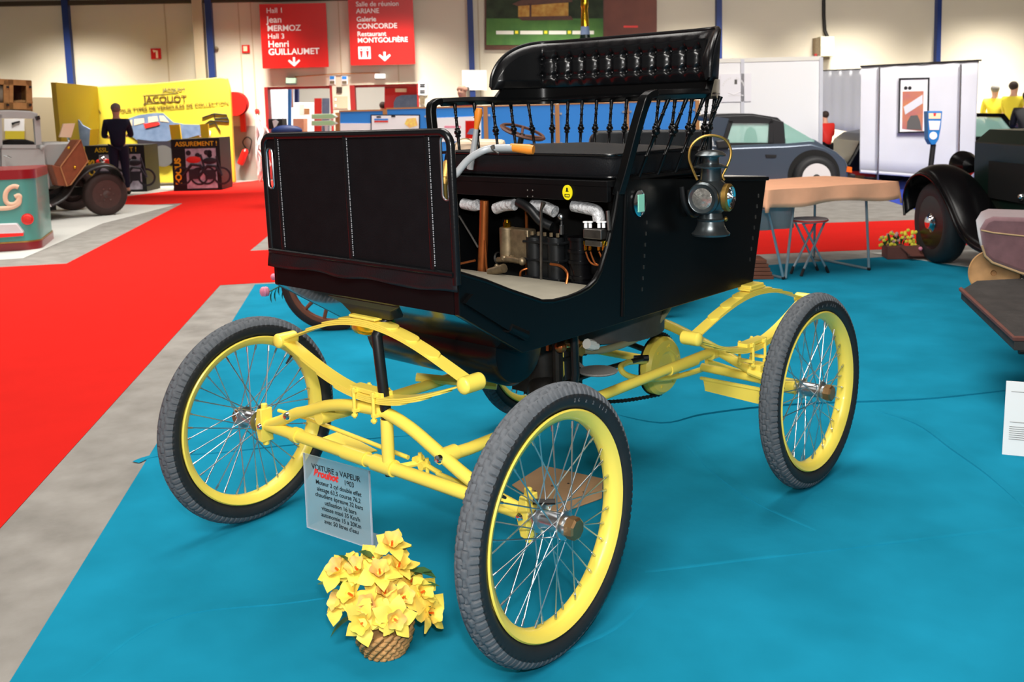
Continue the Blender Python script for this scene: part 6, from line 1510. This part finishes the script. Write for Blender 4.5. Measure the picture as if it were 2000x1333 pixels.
tag(MB(WALL).lathe([(0, -.01), (.05, 0), (.05, .02)], WALL.p(422, 95, -.03), (0, 1, 0), 20).build('alarm_bell', 'bronze'), 'small round bell on the wall right of the column', 'bell')
# draped grey clutter below the hose reel
cf2 = Fr(WALL.at(wu(508), -.6, 0), WY); rows = []
a, b = cf2.p(497, 232), cf2.p(524, 232)
rows = [[(a.x+(b.x-a.x)*(.3+.7*sin(j*.8)**2)*i/16, .08*sin(i*1.3+j), a.z+.1*sin(i*.6)-(a.z-.05)*j/8) for i in range(17)] for j in range(9)]
tag(MB(cf2).grid(rows).build('plastic_sheet', 'sheet_white', smooth=70, solid=.01), 'crumpled pale plastic sheet draped left of the doorway', 'plastic sheet')
q_ = [WALL.p(x, y, -.02) for x, y in ((455, 247), (510, 243))]
struct(MB(WALL).bb(-6, D1, -.02, 0, 0, q_[0].z).build('trim_20', 'dado'))
# grey folding screen on far left
sf4 = Fr((CAM+ray(80, 300)*19.0).xy.to_3d(), radians(41.8))
t = thing('folding_screen', 'grey beige folding screen behind the old truck', 'screen', sf4)
for a, b in ((-40, 30), (30, 64), (64, 122)): P(sf4, MB(sf4), [(a, 190), (b, 191), (b+8, 372), (a, 372)], 0, .05).build('panel', 'column_cream', t)
t = thing('poster', 'white and yellow poster seen through the truck window', 'poster', sf4, loc=(sf4.p(27, 270, -.02).x, -.02, sf4.p(27, 272, -.02).z))
P(sf4, MB(sf4), quad(8, 232, 47, 256), -.03, -.01).build('upper_half', 'paper', t); P(sf4, MB(sf4), quad(10, 256, 47, 272), -.03, -.01).build('lower_half', 'stand_yellow', t)
P(sf4, MB(sf4), [(22, 240), (38, 236), (39, 239), (30, 241), (24, 245)], -.035, -.03).build('ink_mark', 'ink', t)

# ---- old grey truck
kf = GF(205, 421, radians(86)); 
t = thing('vintage_truck', 'old pale grey truck with dark wings and a brown suitcase on the wing', 'truck', kf)
ww = kf.p(205, 380).x
w0 = wheel_thing(t, kf, (ww, 0, .31), .31, .15, 'tyre_old', 'tyre_rim', 'tyre_rim', hubr=.45)
MB(kf).lathe([(.155, .05), (.165, .065), (.15, .075), (.13, .05)], (ww, 0, .31), (0, -1, 0), 32).build('wheel_ring', 'dull_steel', w0, smooth=40)
for i in range(6): MB(kf).cyl((ww+.09*cos(i*1.047), -.05, .31+.09*sin(i*1.047)), (ww+.09*cos(i*1.047), -.085, .31+.09*sin(i*1.047)), .012, 6).build('wheel_nut', 'dull_steel', w0)
wheel_thing(t, kf, (ww, 1.3, .335), .335, .16, 'tyre_old', 'tyre_old', 'tyre_old', ax=(0, 1, 0))
wheel_thing(t, kf, (ww-2.5, 0, .335), .335, .16, 'tyre_old', 'tyre_old', 'tyre_old')
wheel_thing(t, kf, (ww-2.5, 1.3, .335), .335, .16, 'tyre_old', 'tyre_old', 'tyre_old', ax=(0, 1, 0))
MB(kf).bb(ww-1.0, ww-.62, .2, 1.1, .12, .35).build('sump', 'black_interior', t)
# wing
wpx = [(68, 402), (100, 397), (130, 380), (150, 350), (172, 330), (195, 321), (215, 320), (232, 328), (242, 344), (243, 352)]
q = smoothpath([kf.p(x, y, -.12) for x, y in wpx], 4); rows = []
for j in range(8): f = j/7; rows.append([(p.x, -.12+.36*f, p.z-.05*(2*abs(f-.5))**2.5) for p in q])
MB(kf).grid(rows).build('front_wing', 'fender', t, smooth=60, solid=.015)
g = MB(kf); P(kf, g, [(68, 382), (100, 374), (125, 362), (150, 350), (130, 380), (100, 397), (68, 402)], .22, .26); g.build('wing_valance', 'fender', t)
P(kf, MB(kf), [(30, 401), (66, 400), (98, 399), (101, 404), (68, 407), (30, 409)], -.14, .2).build('running_board', 'alloy', t)
P(kf, MB(kf), [(-60, 372), (-60, 286), (0, 286), (80, 287), (88, 290), (90, 320), (98, 345), (100, 368), (70, 381), (-60, 384)], .05, 1.3).build('cab', 'truck_grey', t, bevel=.03, smooth=50)
P(kf, MB(kf), [(80, 287), (90, 279), (140, 277), (150, 281), (152, 300), (146, 330), (120, 355), (100, 366), (96, 345)], .22, 1.1).build('bonnet', 'truck_grey', t, bevel=.03, smooth=50)
g = MB(kf)
for pts in ([(-60, 217), (-60, 225), (72, 229), (76, 222), (60, 217), (20, 215)],): P(kf, g, pts, .05, 1.3)
g.build('roof', 'truck_grey', t, bevel=.02)
g = MB(kf)
for pts in ([(66, 226), (78, 226), (82, 290), (71, 290)], [(-4, 224), (3, 224), (5, 290), (0, 290)], [(0, 283), (80, 283), (80, 290), (0, 290)], [(-4, 224), (74, 226), (74, 232), (-4, 231)]): P(kf, g, pts, .04, .10)
g.build('window_frame', 'truck_grey', t)
g = MB(kf)
for pts in ([(66, 226), (76, 226), (82, 290), (73, 290)],): P(kf, g, pts, 1.24, 1.3)
g.build('far_pillar', 'truck_grey', t)
P(kf, MB(kf), [(3, 288), (3, 276), (20, 272), (50, 272), (68, 277), (70, 288)], .6, .8).build('seat_back', 'fender', t, bevel=.02)
g = MB(kf); P(kf, g, [(1, 290), (2.2, 290), (3, 335), (1.8, 335)], .035, .05); g.build('door_gap', 'ink', t)
MB(kf).tube([kf.p(8, 305, .0), kf.p(14, 305, -.02), kf.p(22, 309, -.02)], .012, 8).build('door_handle', 'chrome', t, smooth=True)
for y in (288, 341): MB(kf).ball(kf.p(82, y, .02), .035, 8).build('hinge', 'truck_grey', t)
P(kf, MB(kf), [(71, 228), (77, 226), (79, 233), (73, 235)], -.02, .04).build('side_lamp', 'fender', t)
MB(kf).ball(kf.p(200, 311, .4), .055, 10).build('wing_lamp', 'chrome', t, smooth=True)
MB(kf).tube([(ww, 0, .335), (ww, 1.3, .335)], .03, 8).bb(ww-2.5, ww-.2, .3, 1.0, .3, .42).build('chassis', 'iron', t)
# book on the bonnet, suitcase on the wing
tag(P(kf, MB(kf), [(116, 268), (124, 242), (147, 241), (139, 269)], .35, .39).build('plaque', 'cream', bevel=.003), 'cream board propped on the truck bonnet', 'board')
tag(MB(kf).cyl(kf.p(133, 268, .4), kf.p(136, 280, .4), .02, 8).build('radiator_cap', 'chrome'), 'small chrome cap on the truck bonnet', 'cap')
sy = -.16
t = thing('suitcase', 'brown leather suitcase lying slanted on the truck front wing', 'suitcase', kf, loc=(kf.p(135, 320, sy).x, sy, kf.p(135, 365, sy).z))
P(kf, MB(kf), [(118, 325), (152, 274), (158, 272), (173, 314), (137, 362), (131, 364)], sy, sy+.3).build('case', 'suitcase', t, bevel=.015)
P(kf, MB(kf), [(101, 322), (118, 326), (131, 364), (114, 363)], sy-.0, sy+.25).build('end_panel', 'suitcase', t, bevel=.01)
g = MB(kf); g.tube([kf.p(x, y, sy-.005) for x, y in ((118, 326), (131, 364), (138, 361), (172, 315), (158, 273), (118, 326))], .009, 8); g.build('edge_binding', 'suitcase_edge', t, smooth=True)
g = MB(kf)
for x, y in ((134, 289), (146, 327)): g.ball(kf.p(x, y, sy-.01), .022, 8)
g.build('lock', 'gold', t, smooth=True)
# wooden hutch on the roof
hf2 = kf
t = thing('wooden_crate', 'wooden crate with two wire doors on the truck roof', 'crate', kf, loc=(kf.p(10, 216, .2).x, .2, kf.p(10, 216, .2).z))
P(kf, MB(kf), [(-60, 154), (62, 159), (64, 216), (-60, 214)], .5, .56).build('back', 'dark_wood', t)
g = MB(kf)
for pts in ([(-60, 152), (62, 158), (62, 163), (-60, 160)], [(-60, 208), (63, 213), (64, 218), (-60, 214)], [(57, 158), (62, 158), (64, 217), (59, 217)]): P(kf, g, pts, .15, .5)
g.build('carcass', 'oak', t)
for (x0, x1) in ((-40, 17), (18, 61)):
    d0 = x0; g = MB(kf)
    for pts in ([(x0, 154+.05*x0), (x1, 154+.05*x1), (x1, 165+.05*x1), (x0, 165+.05*x0)], [(x0, 200), (x1, 201), (x1, 214), (x0, 213)], [(x0, 156), (x0+8, 156), (x0+8, 213), (x0, 213)], [(x1-10, 157), (x1, 157), (x1+1, 214), (x1-9, 214)]): P(kf, g, pts, .10, .14)
    dd = g.build('door', 'oak', t)
    g = MB(kf)
    for y in (168, 203): P(kf, g, [(x1-4, y), (x1+1, y), (x1+1, y+4), (x1-4, y+4)], .085, .10)
    g.build('hinge', 'ink', dd)
MB(kf).ball(kf.p(2, 184, .2), .11, 10, (.7, .6, 1.1)).build('hay', 'mat_floor', t, smooth=True); MB(kf).ball(kf.p(40, 200, .25), .12, 8, (1.4, .8, .3)).build('straw', 'tan_wood', t, smooth=True)

# ---- teal and maroon vehicle tail at the left edge
zf = Fr(G(78, 487), radians(60))
t = thing('fairground_car', 'teal and dark red painted vehicle tail cut off by the left edge', 'vehicle', zf)
Hh = zf.p(62, 331).z
def rbox(z0, z1, mt_, nm, ex=0):
    L = 2.2; D = 1.1; r = .16; pts = []
    x1 = .0+ex
    for i in range(9): a = -pi/2+pi/2*i/8; pts.append((x1-r+r*cos(a), -ex+r+r*sin(a), z0))
    for i in range(9): a = pi/2*i/8; pts.append((x1-r+r*cos(a), D+ex-r+r*sin(a), z0))
    pts += [(-L, D+ex, z0), (-L, -ex, z0)]
    return MB(zf).prism(pts, (0, 0, z1-z0)).build(nm, mt_, t, smooth=30)
rbox(.09, Hh-.10, 'teal_paint', 'body'); rbox(Hh-.10, Hh, 'maroon', 'top_band', .006); rbox(.0, .085, 'maroon', 'bottom_band', .012); rbox(.085, .10, 'brass', 'gold_line', .008)
gq = [zf.p(x, y, -.01) for x, y in ((36, 366), (28, 364), (18, 368), (11, 378), (11, 392), (18, 399), (30, 398), (38, 388), (37, 382), (29, 385))]
MB(zf).tube(smoothpath(gq, 4), [.028]*37 if False else .024, 8, flat=(1, .3)).tube(smoothpath([zf.p(x, y, -.01) for x, y in ((38, 386), (36, 398), (20, 406), (-10, 408))], 4), .024, 8, flat=(1, .3)).build('letter_g', 'cream', t, smooth=True)
c = zf.p(54, 428, -.01)
MB(zf).lathe([(0, -.035), (.04, -.03), (.052, -.01), (.052, 0)], c, (0, 1, 0), 24).build('tail_lamp', 'red', t, smooth=True); MB(zf).lathe([(.052, -.012), (.062, -.012), (.062, 0)], c, (0, 1, 0), 24).build('lamp_rim', 'chrome', t)
P(zf, MB(zf), [(-60, 440), (32, 437), (46, 454), (44, 460), (-60, 468)], -.08, 0).build('chrome_box', 'alloy', t, bevel=.01)
P(zf, MB(zf), [(-60, 459), (46, 455), (46, 461), (-60, 469)], -.10, -.08).build('chrome_strip', 'chrome', t)
MB(zf).bb(-1.8, -1.6, .2, .9, -.003, .0).build('ballast', 'iron', t)
